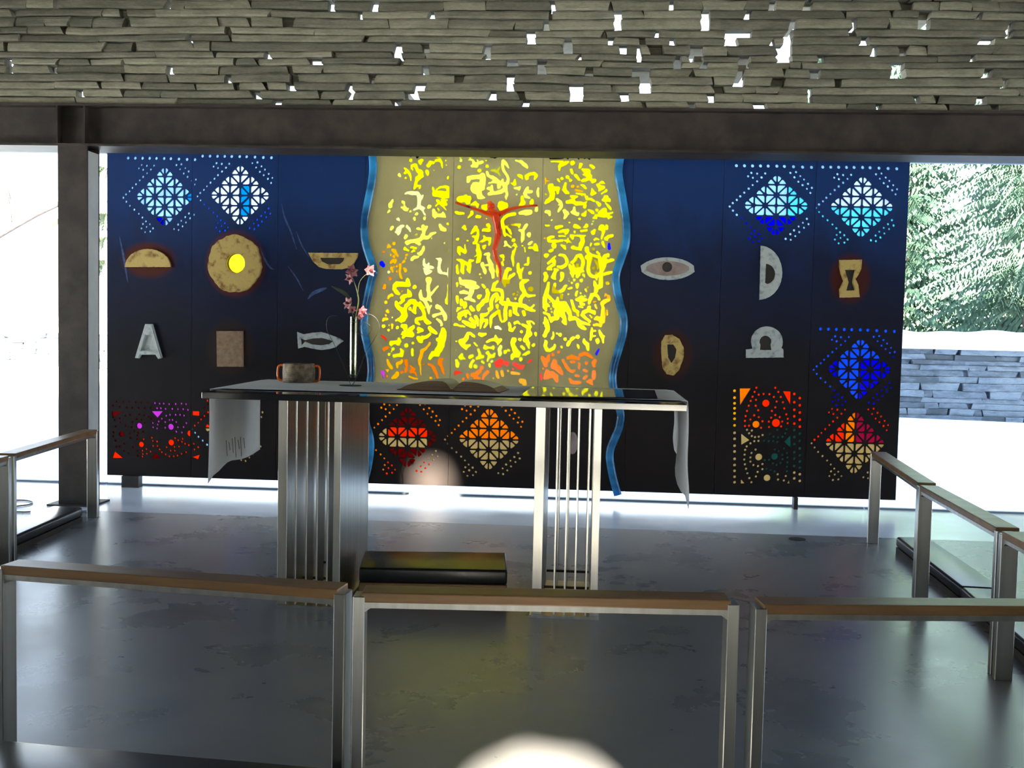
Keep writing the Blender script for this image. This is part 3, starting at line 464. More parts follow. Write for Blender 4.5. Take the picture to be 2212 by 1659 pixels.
((1160,580), """Y 200 120 45 220 190 45 190 280 40|Y 450 70 38 410 140 45 390 200 50 430 240 28|Y 600 130 50 600 220 35 560 290 28|Y 840 100 45 860 190 32;990 130 60 960 200 38;900 60 80 1040 60 50|Y 890 265 30|Y 1060 280 42|Y 1110 150 28 1140 200 18|Y 825 340 28|P 770 300 18|P 750 240 12|Y 1220 60 40 1260 140 40 1340 190 38 1420 200 38 1430 270 20;1420 100 35 1425 190 35|Y 1520 120 55 1530 230 50 1530 330 52 1520 420 55 1430 450 50 1410 530 45 1390 590 30 1310 640 50 1260 740 42 1240 830 25;1370 310 28 1390 400 40;1390 620 35 1470 680 32 1490 730 28;1620 130 35 1700 110 38 1790 90 32|Y 1680 350 40|Y 270 340 28 255 460 42 230 580 48 190 700 50 180 820 45 190 920 48 220 1000 28;230 870 45 290 900 18;230 620 40 330 720 38 410 820 45 450 870 80 560 880 90 640 870 80 720 960 60;500 700 28 480 780 40;560 970 115 470 1080 80 480 1180 50 380 1190 40 340 1260 30 310 1180 32 290 1110 30 160 1050 20;600 1100 60 660 1200 45 670 1310 35 600 1270 15;740 990 60 790 1090 40 800 1200 50 890 1190 35;830 760 28 850 870 28 890 980 45 970 1040 40 980 1120 30|Y 900 1180 28 1000 1250 35 1100 1300 34 1240 1340 25;970 1260 30 1000 1350 34 1090 1410 42 1150 1440 28|Y 420 380 42 400 470 38 400 540 50 520 560 38 600 530 38 660 450 38 700 400 22|Y 590 640 36 590 700 30|Y 750 610 25|Y 960 390 38 960 460 25|Y 950 550 22 930 640 25|Y 1040 585 25|Y 820 460 32 750 490 20|Y 1165 500 28 1190 550 18|Y 1215 450 25|Y 1145 660 20|Y 1060 700 55 960 740 42 1160 750 36|Y 1050 840 38 1120 860 30|Y 1020 905 20 1090 930 15|Y 300 810 20|Y 335 960 25|Y 355 1035 20|A 1400 790 18 1350 800 15|A 1390 870 22 1420 940 20|A 1640 620 26 1620 660 20|A 1700 660 36 1720 740 35 1620 780 42 1560 840 45 1580 930 32 1570 1040 42 1570 1150 56 1560 1240 56 1440 1190 50 1390 1210 30;1520 1300 38 1520 1370 25 1440 1340 28 1350 1350 25|Y 1250 930 35 1230 1000 38 1110 1040 38 1080 1110 36 1150 1180 33 1260 1270 26;1250 1010 35 1360 1050 40 1390 1080 25|Y 1260 1120 18 1310 1170 22|Y 1665 1010 26 1665 1100 24|Y 190 1170 22 220 1260 45 250 1350 45 270 1430 40 200 1530 35;160 1300 25"""),
((1160,700), """Y 230 40 45 270 100 42 210 210 38 190 290 33 150 270 20|Y 390 200 18 395 280 22 360 340 28|Y 480 225 20|Y 555 255 42|Y 675 360 40|Y 870 330 36 820 360 33|Y 970 310 40|Y 770 430 36 740 510 32|Y 585 550 30|Y 970 520 32 1000 570 28|Y 1130 370 25 1130 430 42 1200 490 42 1210 560 35 1220 610 30|Y 1310 110 25 1300 210 30 1290 370 25;1320 170 20 1390 170 18;1320 290 20 1390 285 18|Y 1440 390 45 1450 450 25|Y 1490 160 25 1530 260 40 1570 350 35 1575 430 18;1600 290 22|Y 210 420 38 190 520 40 230 620 40 310 630 33 390 580 38 430 510 28|u 1480 610 25 1420 720 25|O 520 670 36|O 375 700 26 380 750 32|O 120 800 35 180 880 60 200 980 50;280 750 35 260 870 45|O 420 900 60 400 990 80 470 1040 70 560 1130 60 600 1190 30|O 240 1150 60 240 1240 80 350 1200 80 450 1260 60 460 1350 45;180 1300 30|O 140 1070 30|R 80 1180 25 100 1270 30 100 1330 20|O 740 810 40 830 780 50 930 820 40 1000 830 35;1040 740 45 1150 690 40 1240 740 40 1310 800 28|O 620 860 32 650 930 30 700 1010 38 760 1090 38 850 1140 35 890 1110 28|O 820 905 32 900 905 26|O 1010 940 28 1000 1060 25|O 1180 940 42|O 1380 870 35 1350 930 45 1360 1010 28|O 1360 1150 42 1360 1280 48|O 1130 1100 36 1190 1130 30|O 940 1230 38 1000 1240 25|O 1180 1250 32 1130 1300 32|O 780 1310 25 830 1390 48 920 1390 38 1010 1400 36|O 1290 1350 38 1200 1380 25 1310 1430 25"""),
]
TS = 11.06
blobs = []
for (ox, oy), s in TILES:
    for item in s.split('|'):
        c, rest = item[0], item[2:]
        segs = []
        for chain in rest.split(';'):
            v = [float(t) for t in chain.split()]
            pts = [(ox+v[i]/TS, oy+v[i+1]/TS, v[i+2]/TS) for i in range(0, len(v)-2, 3)]
            if len(pts) == 1: segs.append((pts[0], pts[0]))
            else: segs += list(zip(pts, pts[1:]))
        blobs.append((c, segs))

FX0, FY0, FW, FH = 800, 322, 548, 524       # field window in photo pixels, one sample per pixel
yy, xx = np.mgrid[0:FH, 0:FW].astype(np.float32); xx += FX0; yy += FY0
rs = np.random.RandomState(5)
def wob(a, s):      # smooth wobble so the outlines look hand cut
    g = rs.randn(FH//s+3, FW//s+3); iy = (yy-FY0)/s; ix = (xx-FX0)/s; i0 = iy.astype(int); j0 = ix.astype(int); fy = iy-i0; fx = ix-j0
    fy = fy*fy*(3-2*fy); fx = fx*fx*(3-2*fx)
    return a*(g[i0, j0]*(1-fy)*(1-fx)+g[i0+1, j0]*fy*(1-fx)+g[i0, j0+1]*(1-fy)*fx+g[i0+1, j0+1]*fy*fx)
wx, wy, wr = wob(.55, 5), wob(.55, 5), wob(.22, 4)
F = np.full((FH, FW), -9.0, np.float32); OWN = np.zeros((FH, FW), int)
for bi, (c, segs) in enumerate(blobs):
    for (x0, y0, r0), (x1, y1, r1) in segs:
        m_ = max(r0, r1)+4
        a0, a1 = int(max(0, min(x0, x1)-m_-FX0)), int(min(FW, max(x0, x1)+m_-FX0))
        b0, b1 = int(max(0, min(y0, y1)-m_-FY0)), int(min(FH, max(y0, y1)+m_-FY0))
        if a1 <= a0 or b1 <= b0: continue
        X = xx[b0:b1, a0:a1]+wx[b0:b1, a0:a1]; Y = yy[b0:b1, a0:a1]+wy[b0:b1, a0:a1]
        dx, dy = x1-x0, y1-y0; L2 = dx*dx+dy*dy
        t = np.clip(((X-x0)*dx+(Y-y0)*dy)/L2, 0, 1) if L2 > 1e-6 else np.zeros_like(X)
        val = (r0+(r1-r0)*t)*1.04+.3-np.hypot(X-(x0+dx*t), Y-(y0+dy*t))+wr[b0:b1, a0:a1]
        sub = F[b0:b1, a0:a1]; ow = OWN[b0:b1, a0:a1]
        # keep neighbouring shapes of different strokes apart by a thin bridge where they only just touch
        up = val > sub
        ow[up] = bi; sub[up] = val[up]
# the metal left standing along the two panel seams
for i in (4, 5, 6):
    for (x0_, y0_), (x1_, y1_) in [((784, 318), (797, 1048)), ((975, 318), (963, 1055)), ((1169, 318), (1160, 1060))][i-4:i-3]:
        sxm = x0_+(x1_-x0_)*(yy-y0_)/(y1_-y0_); F = np.minimum(F, np.abs(xx-sxm)-2.6)
F[0, :] = F[-1, :] = F[:, 0] = F[:, -1] = -1
def contours(F):
    loops = []; nxt = {}
    H_, W_ = F.shape; S = F > 0
    code = S[:-1, :-1]*1+S[:-1, 1:]*2+S[1:, 1:]*4+S[1:, :-1]*8
    pos = {}
    def pt(kind, i, j):
        k = (kind, i, j)
        if k not in pos:
            if kind == 0: a, b = F[i, j], F[i, j+1]; pos[k] = (j+a/(a-b), i)
            else: a, b = F[i, j], F[i+1, j]; pos[k] = (j, i+a/(a-b))
        return k
    T = {1: [('L', 'T')], 2: [('T', 'R')], 3: [('L', 'R')], 4: [('R', 'B')], 5: [('L', 'T'), ('R', 'B')], 6: [('T', 'B')], 7: [('L', 'B')], 8: [('B', 'L')], 9: [('B', 'T')], 10: [('T', 'R'), ('B', 'L')], 11: [('B', 'R')], 12: [('R', 'L')], 13: [('R', 'T')], 14: [('T', 'L')]}
    for i, j in zip(*np.nonzero((code > 0) & (code < 15))):
        e_ = {'T': (0, i, j), 'B': (0, i+1, j), 'L': (1, i, j), 'R': (1, i, j+1)}
        for a, b in T[int(code[i, j])]: nxt[pt(*e_[a])] = pt(*e_[b])
    while nxt:
        k, v = nxt.popitem(); lp = [pos[k]]
        while v in nxt:
            lp.append(pos[v]); v = nxt.pop(v)
        if len(lp) > 6: loops.append([(float(x)+FX0, float(y)+FY0) for x, y in lp])
    return loops
def rdp(p, eps):
    if len(p) < 3: return p
    a, b = p[0], p[-1]; dx, dy = b[0]-a[0], b[1]-a[1]; L = math.hypot(dx, dy) or 1e-9; mi, md = 0, 0
    for i in range(1, len(p)-1):
        d = abs((p[i][0]-a[0])*dy-(p[i][1]-a[1])*dx)/L if L > 1e-6 else math.hypot(p[i][0]-a[0], p[i][1]-a[1])
        if d > md: mi, md = i, d
    if md < eps: return [a, b]
    return rdp(p[:mi+1], eps)[:-1]+rdp(p[mi:], eps)
def area(p): return .5*sum(p[i-1][0]*p[i][1]-p[i][0]*p[i-1][1] for i in range(len(p)))
cons = []
for lp in contours(F):
    h = len(lp)//2
    lp2 = rdp(lp[:h+1], .22)[:-1]+rdp(lp[h:]+[lp[0]], .22)[:-1]
    if len(lp2) >= 4: cons.append((lp2, abs(area(lp2))))
def Fat(x, y):
    j, i = x-FX0, y-FY0
    if not (0 <= j < FW-1 and 0 <= i < FH-1): return -1
    j0, i0 = int(j), int(i); fx, fy = j-j0, i-i0
    return F[i0, j0]*(1-fx)*(1-fy)+F[i0, j0+1]*fx*(1-fy)+F[i0+1, j0]*(1-fx)*fy+F[i0+1, j0+1]*fx*fy
def proj(X, Z):     # screen-plane point back to the photo frame, for looking the field up
    d = Vector((X, SY, Z-CAMZ)); w = d.dot(_fw)
    return IW/2+FPX*d.dot(_rt)/w, IH/2-FPX*d.dot(_up)/w

# ---- holes and glass pieces per panel
pieces = [[] for _ in range(9)]; cutl = [[] for _ in range(9)]      # (loop, colour, kind)
def panel_of(x): return max(0, min(8, int((x-SX0)/PW)))
def clip_ok(lp, i):
    xs = [p[0] for p in lp]; return min(xs) > seams[i]+.006 and max(xs) < seams[i+1]-.006
def add_piece(lp, c, kind):
    i = panel_of(sum(p[0] for p in lp)/len(lp))
    if not clip_ok(lp, i):
        lo, hi = seams[i]+.007, seams[i+1]-.007
        lp = [(min(max(p[0], lo), hi), p[1]) for p in lp]
        q = []
        for p in lp:
            if not q or math.dist(p, q[-1]) > 1e-4: q.append(p)
        lp = q
        if len(lp) < 3 or abs(area(lp)) < 1e-5: return
    pieces[i].append((lp, c, kind))
def dot(x, z, r, c, kind='dots'):
    add_piece([(x+r*math.cos(2*PI*k/9), z+r*math.sin(2*PI*k/9)) for k in range(9)], c, kind)
def roundpoly(pts, r, n=2):
    out = []
    m = len(pts)
    for i in range(m):
        a, b, c = Vector(pts[i-1]), Vector(pts[i]), Vector(pts[(i+1) % m])
        u = (a-b); v = (c-b); lu, lv = u.length, v.length
        k = min(r, lu*.4, lv*.4); p, q = b+u/lu*k, b+v/lv*k
        for s in range(n+1):
            t = s/n; out.append(tuple(p*(1-t)**2+b*2*t*(1-t)+q*t*t))
    return out
def inset(pts, d):
    q_ = [p for k, p in enumerate(pts) if math.dist(p, pts[k-1]) > 2e-4]
    if len(q_) < 3: return q_
    pts = q_; m = len(pts); out = []
    sgn = 1 if area(pts) > 0 else -1
    for i in range(m):
        a, b, c = Vector(pts[i-1]), Vector(pts[i]), Vector(pts[(i+1) % m])
        e1 = (b-a).normalized(); e2 = (c-b).normalized()
        n1 = Vector((-e1.y, e1.x))*sgn; n2 = Vector((-e2.y, e2.x))*sgn
        bis = (n1+n2); k = max(bis.length, 1e-6)
        out.append(tuple(b+bis/k*d/max(.35, (bis/k).dot(n1))))
    return out
TD = [(900,165,1),(957,165,1),(1014,165,1),(1070,165,1),(1124,165,1),(1185,165,1),(1238,166,1),(1302,168,1),(1366,170,1),(1428,171,1)]
TD += [(x, y, 0) for x, y in ((1007,215),(1048,220),(1105,218),(985,240),(1019,250),(1080,247),(1050,275),(1019,302),(992,328),(962,357),(934,384),(911,410),(883,433),(862,458),(886,487),(914,517),(949,545),(985,575),(1014,602),(1042,630),(1073,651),(1018,650),(1047,671),(1007,683),(1098,681),(1035,710),(1076,704),
 (1282,212),(1321,206),(1311,243),(1352,234),(1340,274),(1379,258),(1370,298),(1408,288),(1402,324),(1436,317),(1427,353),(1409,538),(1382,567),(1422,576),(1353,594),(1391,602),(1322,622),(1359,634),(1297,650),(1332,663),(1265,684),(1301,690))]
def diamond(cx, cy, hw, hh, col, dcol, top=True):
    (x0, z0), (x1, _), (_, z1), (_, z2) = P(cx, cy), P(cx+hw, cy), P(cx, cy-hh), P(cx, cy+hh)
    ux, uz_ = (x1-x0)/3, (z1-z2)/6
    R = random.Random(int(cx))
    def W(a, b): return (x0+a*ux, z0-b*uz_)
    for i in range(-3, 3):
        for j in range(-3, 3):
            cs = [(i, j), (i+1, j), (i+1, j+1), (i, j+1)]
            odd = [c for c in cs if (c[0]+c[1]) % 2]; ev = [c for c in cs if not (c[0]+c[1]) % 2]
            for e_ in ev:
                tri = [odd[0], e_, odd[1]]
                if any(abs(a)+abs(b) > 3 for a, b in tri): continue
                mid = ((odd[0][0]+odd[1][0])/2, (odd[0][1]+odd[1][1])/2)
                edge = all(abs(a)+abs(b) == 3 for a, b in odd)
                parts_ = [tri] if not edge else [[odd[0], e_, mid], [e_, odd[1], mid]]
                for t in parts_:
                    if edge:      # bulge the outer rim a little
                        m2 = (mid[0]*1.06, mid[1]*1.06); t = [m2 if q == mid else q for q in t]
                    pts = inset([W(*q) for q in t], .0058 if not edge else .0052)
                    if abs(area(pts)) < 1e-4*.6: continue
                    g = (sum(q[0] for q in t)/3, sum(q[1] for q in t)/3)
                    add_piece(roundpoly(pts, .013), col(*g), 'diamond%d' % int(cx))
    for (x, y, big) in TD:
        if big and not top: continue
        a, b = (x-1190)/78, (y-447)/75
        px, pz = W(a, b)
        if not (SX0+.03 < px < SX1-.03): continue
        c = dcol(a, b)
        if c: dot(px, pz, .0125 if big else R.uniform(.0078, .0098), c)
L_ = lambda c: (lambda a, b: c)
diamond(355, 425, 64, 66, lambda a, b: 'u' if (b > 2 and a < 0) else ('q' if a > 2.3 else 'b'), lambda a, b: 'b')
diamond(518, 422, 66, 67, lambda a, b: 'q' if 0 < a < 1 and -.8 < b < 2 else 'w', lambda a, b: ('z' if b > .6 else 'b'))
diamond(1677, 444, 72, 68, lambda a, b: 'u' if b > 1 else ('a' if a > 1 else 'b'), lambda a, b: 'u' if (a < -.5 and b > 1.2) else 'b')
diamond(1862, 447, 71, 68, lambda a, b: 'a' if b > 0 else 'w', lambda a, b: 'b' if b < 0 else 'a')
diamond(1857, 798, 71, 68, lambda a, b: 'z' if (a < 0 or b < -1) and not (a < -1.9) else 'u', lambda a, b: 'z' if b < -1.5 or a < -2.5 else 'u')
diamond(1847, 957, 67, 70, lambda a, b: 'c' if b > 0 else ('p' if a > 0 else ('O' if a > -1 else 'R')), lambda a, b: 'c' if b > 0 else 'R', top=False)
diamond(880, 945, 66, 68, lambda a, b: ('d' if b < -1 else ('R' if b < 0 and abs(a) < 2 else ('c' if (b < 1 and a < 2) else 'd'))), lambda a, b: 'O' if b < 0 or (a < -2) else ('c' if a > 0 and b < 2.1 else 'R'), top=False)
diamond(1056, 949, 68, 69, lambda a, b: 'O' if b < 0 else 'c', lambda a, b: ('O' if b < 0 else 'c'), top=False)
diamond(501, 926, 62, 64, lambda a, b: ('R' if a < -1 else 'u') if b < 0 else 'c', lambda a, b: 'c' if a > 0 else ('b' if b > 0 else 'R'), top=False)

def crop(x, y, o, s): return P(o[0]+x/s, o[1]+y/s)
# field of spots, lower right
o, s = (1320, 690), 3.352
def rc(x, y): return ('A' if x < 920 else 'R') if y < 790 else ('c' if x < 1100 or y > 1105 else 't')
for x, ys in ((895, (517, 567, 608, 644, 680, 720, 768, 822, 865, 915, 957, 1010, 1055, 1097, 1140, 1180)), (1368, (570, 622, 675, 727, 777, 828, 880, 935, 985, 1030, 1075, 1122, 1170)), (1328, (540, 600, 655, 702, 755, 802, 852, 905, 962, 1010, 1062, 1110, 1152))):
    for y in ys: dot(*crop(x, y, o, s), .0115, rc(x, y))
for t in [tuple(map(int, q)) for q in zip(*[iter("1053 495 1040 525 1025 560 1012 590 998 625 985 663 975 700 970 735 970 772 985 800 1000 825 1020 845 1043 853 1070 850 1098 838 1190 495 1212 525 1070 545 1148 542 1105 540 1180 562 1230 562 1050 582 1200 595 1245 600 1048 625 1190 637 1255 645 1066 658 1165 663 1037 695 1070 708 1010 725 1097 738 1000 770 1087 785 1020 805 1190 693 1160 712 1222 708 1143 740 1240 740 1145 780 1232 775 1270 688 1280 720 1280 752 1272 795 1205 800 1150 832 1178 850 1210 855 1242 850 1262 825 1038 882 1068 880 1107 880 1143 882 1175 882 1205 888 1010 898 983 920 972 945 968 980 965 1015 970 1050 978 1082 988 1115 1002 1150 1017 1180 1047 943 1018 968 1010 1000 1010 1030 1032 1055 1065 1063 1097 1048 1113 1020 1145 1018 1172 1043 1200 1055 1228 1040 1243 1013 1240 982 1215 955 1187 943 1125 1082 1155 1092 1185 1102 1097 1085 1062 1105 1050 1138 1207 1122 1210 1160 1254 935 1275 968 1278 1000 1278 1035 1275 1068 1275 1100 1266 1135 1252 1167".split())]*2)]:
    dot(*crop(*t, o, s), .0092, rc(*t))
for x, y, r, c in ((1122,607,26,'R'),(1050,760,25,'O'),(1195,750,29,'R'),(1070,997,25,'c'),(1185,993,24,'t'),(1130,1148,24,'c')):
    cx, cz = crop(x, y, o, s); q = r/s*.00362
    add_piece([(cx+q*math.cos(a), cz+q*math.sin(a)) for a in [2*PI*k/18 for k in range(18)]], c, 'dots')
def poly(pts, c, o, s): add_piece(roundpoly([crop(x, y, o, s) for x, y in pts], .004), c, 'dots')
for pts, c in (([(932,500),(1012,500),(935,622)],'O'),([(1245,520),(1302,522),(1298,618)],'R'),([(943,828),(1003,875),(943,910)],'c'),([(1300,840),(1303,932),(1252,885)],'t'),([(940,1158),(967,1188),(940,1190)],'c'),([(1288,1165),(1294,1190),(1275,1188)],'c')): poly(pts, c, o, s)
# field of spots, lower left
o, s = (220, 680), 3.687
def lc(x, y): return 'M' if (400 < x < 700 and y < 960) else 'd' if x < 300 or y < 960 else 'R'
for x, y in [tuple(map(int, q)) for q in zip(*[iter("120 692 172 693 222 695 272 697 317 698 367 700 420 704 457 708 490 708 533 712 585 711 632 708 668 712 90 722 145 732 200 738 245 741 295 742 345 742 392 742 437 745 467 745 505 750 558 750 603 752 645 752 683 758 190 803 228 797 300 792 340 797 375 812 398 830 403 862 405 897 145 825 105 838 280 830 318 835 247 855 345 860 150 855 112 888 192 883 240 895 262 925 225 945 290 938 330 930 95 935 93 968 110 1003 118 1050 180 1025 145 1048 180 1083 215 1103 228 980 285 960 285 990 330 992 352 1070 285 1083 320 1083 355 1107 323 1110 290 1122 320 1130 252 1053 395 980 403 1005 437 1010 405 1045 385 1090 440 1045 457 1073 475 1095 505 1112 535 1128 570 1128 600 1122 632 1108 668 1095 540 797 510 805 585 797 620 797 652 803 475 828 450 850 442 875 437 905 502 855 535 838 560 838 590 855 502 900 603 897 670 863 648 895 590 932 635 938 580 983 640 988 605 1000 635 1012 660 1028 690 1038 612 1050 575 1053 513 1055 545 1083 578 1083 730 1028 765 1055 735 1073 820 740 850 715 825 785 795 820".split())]*2)]:
    dot(*crop(x, y, o, s), .0088, lc(x, y))
for x, y, r, c in ((297,885,24,'M'),(548,893,25,'M'),(158,950,22,'d'),(700,945,25,'R'),(312,1033,23,'R'),(550,1018,25,'R')):
    cx, cz = crop(x, y, o, s); q = r/s*.0036
    add_piece([(cx+q*math.cos(a), cz+q*math.sin(a)) for a in [2*PI*k/18 for k in range(18)]], c, 'dots')
for pts, c in (([(390,768),(485,768),(440,822)],'M'),([(80,768),(165,768),(85,825)],'d'),([(712,768),(775,768),(775,805),(718,800)],'R'),([(430,1095),(390,1145),(465,1145)],'d'),([(715,1135),(780,1115),(765,1152)],'R'),([(82,1142),(100,1085),(168,1142)],'R')): poly(pts, c, o, s)
# sun centre, and light slots hidden behind the ribbons
cx, cz = P(512, 569); add_piece([(cx+.072*math.cos(a), cz+.076*math.sin(a)) for a in [2*PI*k/28 for k in range(28)]], 'g', 'sun')
for rb in RIBW:
    acc = 0
    for a, b in zip(rb, rb[1:]):
        d = math.dist(a, b); acc += d
        if acc > .17 and SZ0+.08 < b[1] < SZ1-.08:
            acc = 0; u = ((b[0]-a[0])/d, (b[1]-a[1])/d)
            w_, h_ = .015, .048
            add_piece([(b[0]+u[0]*h_*math.cos(t)-u[1]*w_*math.sin(t), b[1]+u[1]*h_*math.cos(t)+u[0]*w_*math.sin(t)) for t in [2*PI*k/14 for k in range(14)]], 'W', 'slots')
# free cut shapes of the gold
for lp, ar in cons:
    w_ = [P(*p) for p in lp]; cxm = sum(p[0] for p in w_)/len(w_)
    best = (-9, 'Y')
    for p in lp:
        j, i = int(p[0]-FX0), int(p[1]-FY0)
        for di in (-2, 0, 2):
            for dj in (-2, 0, 2):
                if 0 <= i+di < FH and 0 <= j+dj < FW and F[i+di, j+dj] > best[0]: best = (F[i+di, j+dj], blobs[OWN[i+di, j+dj]][0])
    i = panel_of(cxm)
    if clip_ok(w_, i): pieces[i].append((w_, best[1], 'blobs' if ar > 2 else 'skip'))

screen = empty('altar_screen', ((SX0+SX1)/2, SY, 0), 'painted altar screen, night blue at the sides and gold in the middle, with coloured glass', 'screen')
plabel = ['panel with a gilt loaf, a silver letter A and pink glass spots', 'panel with the gilt sun disc', 'blue panel with a boat and a fish', 'gold panel beside the left wavy ribbon', 'middle gold panel behind the red figure', 'right gold panel crowded with bright yellow openings', 'blue panel with an eye', 'blue panel with a half moon and an omega', 'end panel with three glass diamonds and an hourglass']
panels = []; singles = []; cuts = []
def pane_piece(bm, q, y0, mi_):
    if area(q) < 0: q = q[::-1]
    v2, _, f2, _, _, _o = delaunay_2d_cdt([Vector(p) for p in q], [(k, (k+1) % len(q)) for k in range(len(q))], [], 1, 1e-6, False)
    cut_slab(bm, v2, f2, y0, SY+ST+.001, lambda f: mi_)
gkeys = sorted({c for pc in pieces for _, c, _ in pc})
for i in range(9):
    x0, x1 = seams[i]+.0012, seams[i+1]-.0012
    coords = [Vector((x0, SZ0)), Vector((x1, SZ0)), Vector((x1, SZ1)), Vector((x0, SZ1))]; faces = [[0, 1, 2, 3]]; edges = []
    for lp, c, kind in pieces[i]:
        if area(lp) < 0: lp = lp[::-1]
        st = len(coords); coords += [Vector(p) for p in lp]; n = len(lp)
        if kind in ('blobs', 'skip'): edges += [(st+k, st+(k+1) % n) for k in range(n)]
        else: faces.append(list(range(st, st+n)))
    for r_i in (0, 1):        # line where blue paint meets gold
        seq = [q for q in RIBW[r_i] if x0+.004 < q[0] < x1-.004 and SZ0+.01 < q[1] < SZ1-.01]
        if len(seq) > 5:
            st = len(coords); coords += [Vector(p) for p in seq]; edges += [(st+k, st+k+1) for k in range(len(seq)-1)]
    if 3 <= i <= 6:
        st = len(coords); coords += [Vector((x0-.01, GZ)), Vector((x1+.01, GZ))]; edges.append((st, st+1))
    vs2, _, fs2, _, _, of = delaunay_2d_cdt(coords, edges, faces, 0, 1e-6, True)
    tris = []
    for f, o_ in zip(fs2, of):
        if list(o_) != [0]: continue
        X = sum(vs2[k][0] for k in f)/3; Z = sum(vs2[k][1] for k in f)/3
        if 3 <= i <= 6 and Fat(*proj(X, Z)) > 0: continue
        tris.append(f)
    def mi(f):
        X = sum(vs2[k][0] for k in f)/len(f); Z = sum(vs2[k][1] for k in f)/len(f)
        return 1 if (3 <= i <= 6 and Z > GZ and ribx(0, Z) < X < ribx(1, Z)) else 0
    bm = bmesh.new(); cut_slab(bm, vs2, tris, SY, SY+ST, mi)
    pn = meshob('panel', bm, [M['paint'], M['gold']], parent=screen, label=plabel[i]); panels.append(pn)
    for kind in sorted({k for _, _, k in pieces[i] if k.startswith('diamond')}):
        sel = [(lp, c) for lp, c, k in pieces[i] if k == kind]
        keys = sorted({c for _, c in sel}); bm = bmesh.new()
        for lp, c in sel: pane_piece(bm, inset(lp, -.0018), SY+ST-.006, keys.index(c))
        meshob('diamond_glass', bm, [G[c] for c in keys], parent=pn)
    for lp, c, k in pieces[i]:
        if k in ('dots', 'slots', 'sun'): singles.append((abs(area(lp)), 'spot_glass' if k == 'dots' else ('sun_glass' if k == 'sun' else 'slot_glass'), lp, c, pn))
        if k == 'blobs': cuts.append((abs(area(lp)), 'cut_shape_glass', lp, c, pn))
# the hundred largest pieces of a kind are parts of their own, the small rest is one part
for lst, nm in ((singles, 'small_spot_glass'), (cuts, 'small_cut_shape_glass')):
    lst.sort(key=lambda t: -t[0])
    for ar, name, lp, c, pn in lst[:100]:
        bm = bmesh.new(); pane_piece(bm, inset(lp, -.0018 if nm[6] == 's' else -.001), SY+ST-.006, 0)
        meshob(name, bm, [G[c]], parent=pn)
    keys = sorted({t[3] for t in lst[100:]}); bm = bmesh.new()
    for ar, name, lp, c, pn in lst[100:]: pane_piece(bm, inset(lp, -.0018 if nm[6] == 's' else -.001), SY+ST-.006, keys.index(c))
    meshob(nm, bm, [G[c] for c in keys], parent=screen, kind='stuff')
# dark strips added behind the seams to stop daylight leaking through
for i in range(1, 9): boxob('batten', (seams[i]-.006, seams[i]+.006, SY+ST-.0004, SY+ST+.012, SZ0, SZ1), M['edge'], parent=screen)
# feet
for (px, w_) in ((262, .14), (1716, .03)):
    X = uz(px, 1060 if px < 500 else 1098, 0).x
    boxob('foot', (X-w_/2, X+w_/2, SY-.03, SY+.05, 0, SZ0), M['rust_steel'], parent=screen)
# ribbons
M['ribbon'] = None
m, nt, b = newmat('blue_ribbon_glass'); M['ribbon'] = m
n = noise(nt, 6.5, 2, .5, stretch=(.3, 1, 1)); r = ramp(nt, n.outputs[0], [(.35, (.02, .17, .42)), (.65, (.10, .58, 1.0))])
nt.links.new(r.outputs[0], b.inputs['Base Color']); b.inputs['Roughness'].default_value = .15
tr = N(nt, 'ShaderNodeBsdfTranslucent'); nt.links.new(r.outputs[0], tr.inputs[0]); mx = N(nt, 'ShaderNodeMixShader'); mx.inputs[0].default_value = .55
nt.links.new(b.outputs[0], mx.inputs[1]); nt.links.new(tr.outputs[0], mx.inputs[2]); nt.links.new(mx.outputs[0], nt.nodes['Material Output'].inputs[0])
for rb, lb in zip(RIBW, ('left wavy blue glass ribbon', 'right wavy blue glass ribbon')):
    bm = bmesh.new(); rows = []
    for k, p in enumerate(rb):
        a, b_ = rb[max(0, k-1)], rb[min(len(rb)-1, k+1)]; d = math.dist(a, b_); u = ((b_[0]-a[0])/d, (b_[1]-a[1])/d); n_ = (-u[1], u[0]); w_ = .031
        rows.append([bm.verts.new((p[0]+n_[0]*w_*q, SY-yo, p[1]+n_[1]*w_*q)) for q, yo in ((-1, .014), (-.8, .024), (-.35, .030), (.35, .030), (.8, .024), (1, .014), (.6, .010), (-.6, .010))])
    for a, b_ in zip(rows, rows[1:]):
        for k in range(8): bm.faces.new((a[k], a[(k+1) % 8], b_[(k+1) % 8], b_[k]))
    bm.faces.new(rows[0]); bm.faces.new(rows[-1][::-1])
    meshob('wavy_ribbon', bm, M['ribbon'], parent=screen, smooth=50, label=lb)

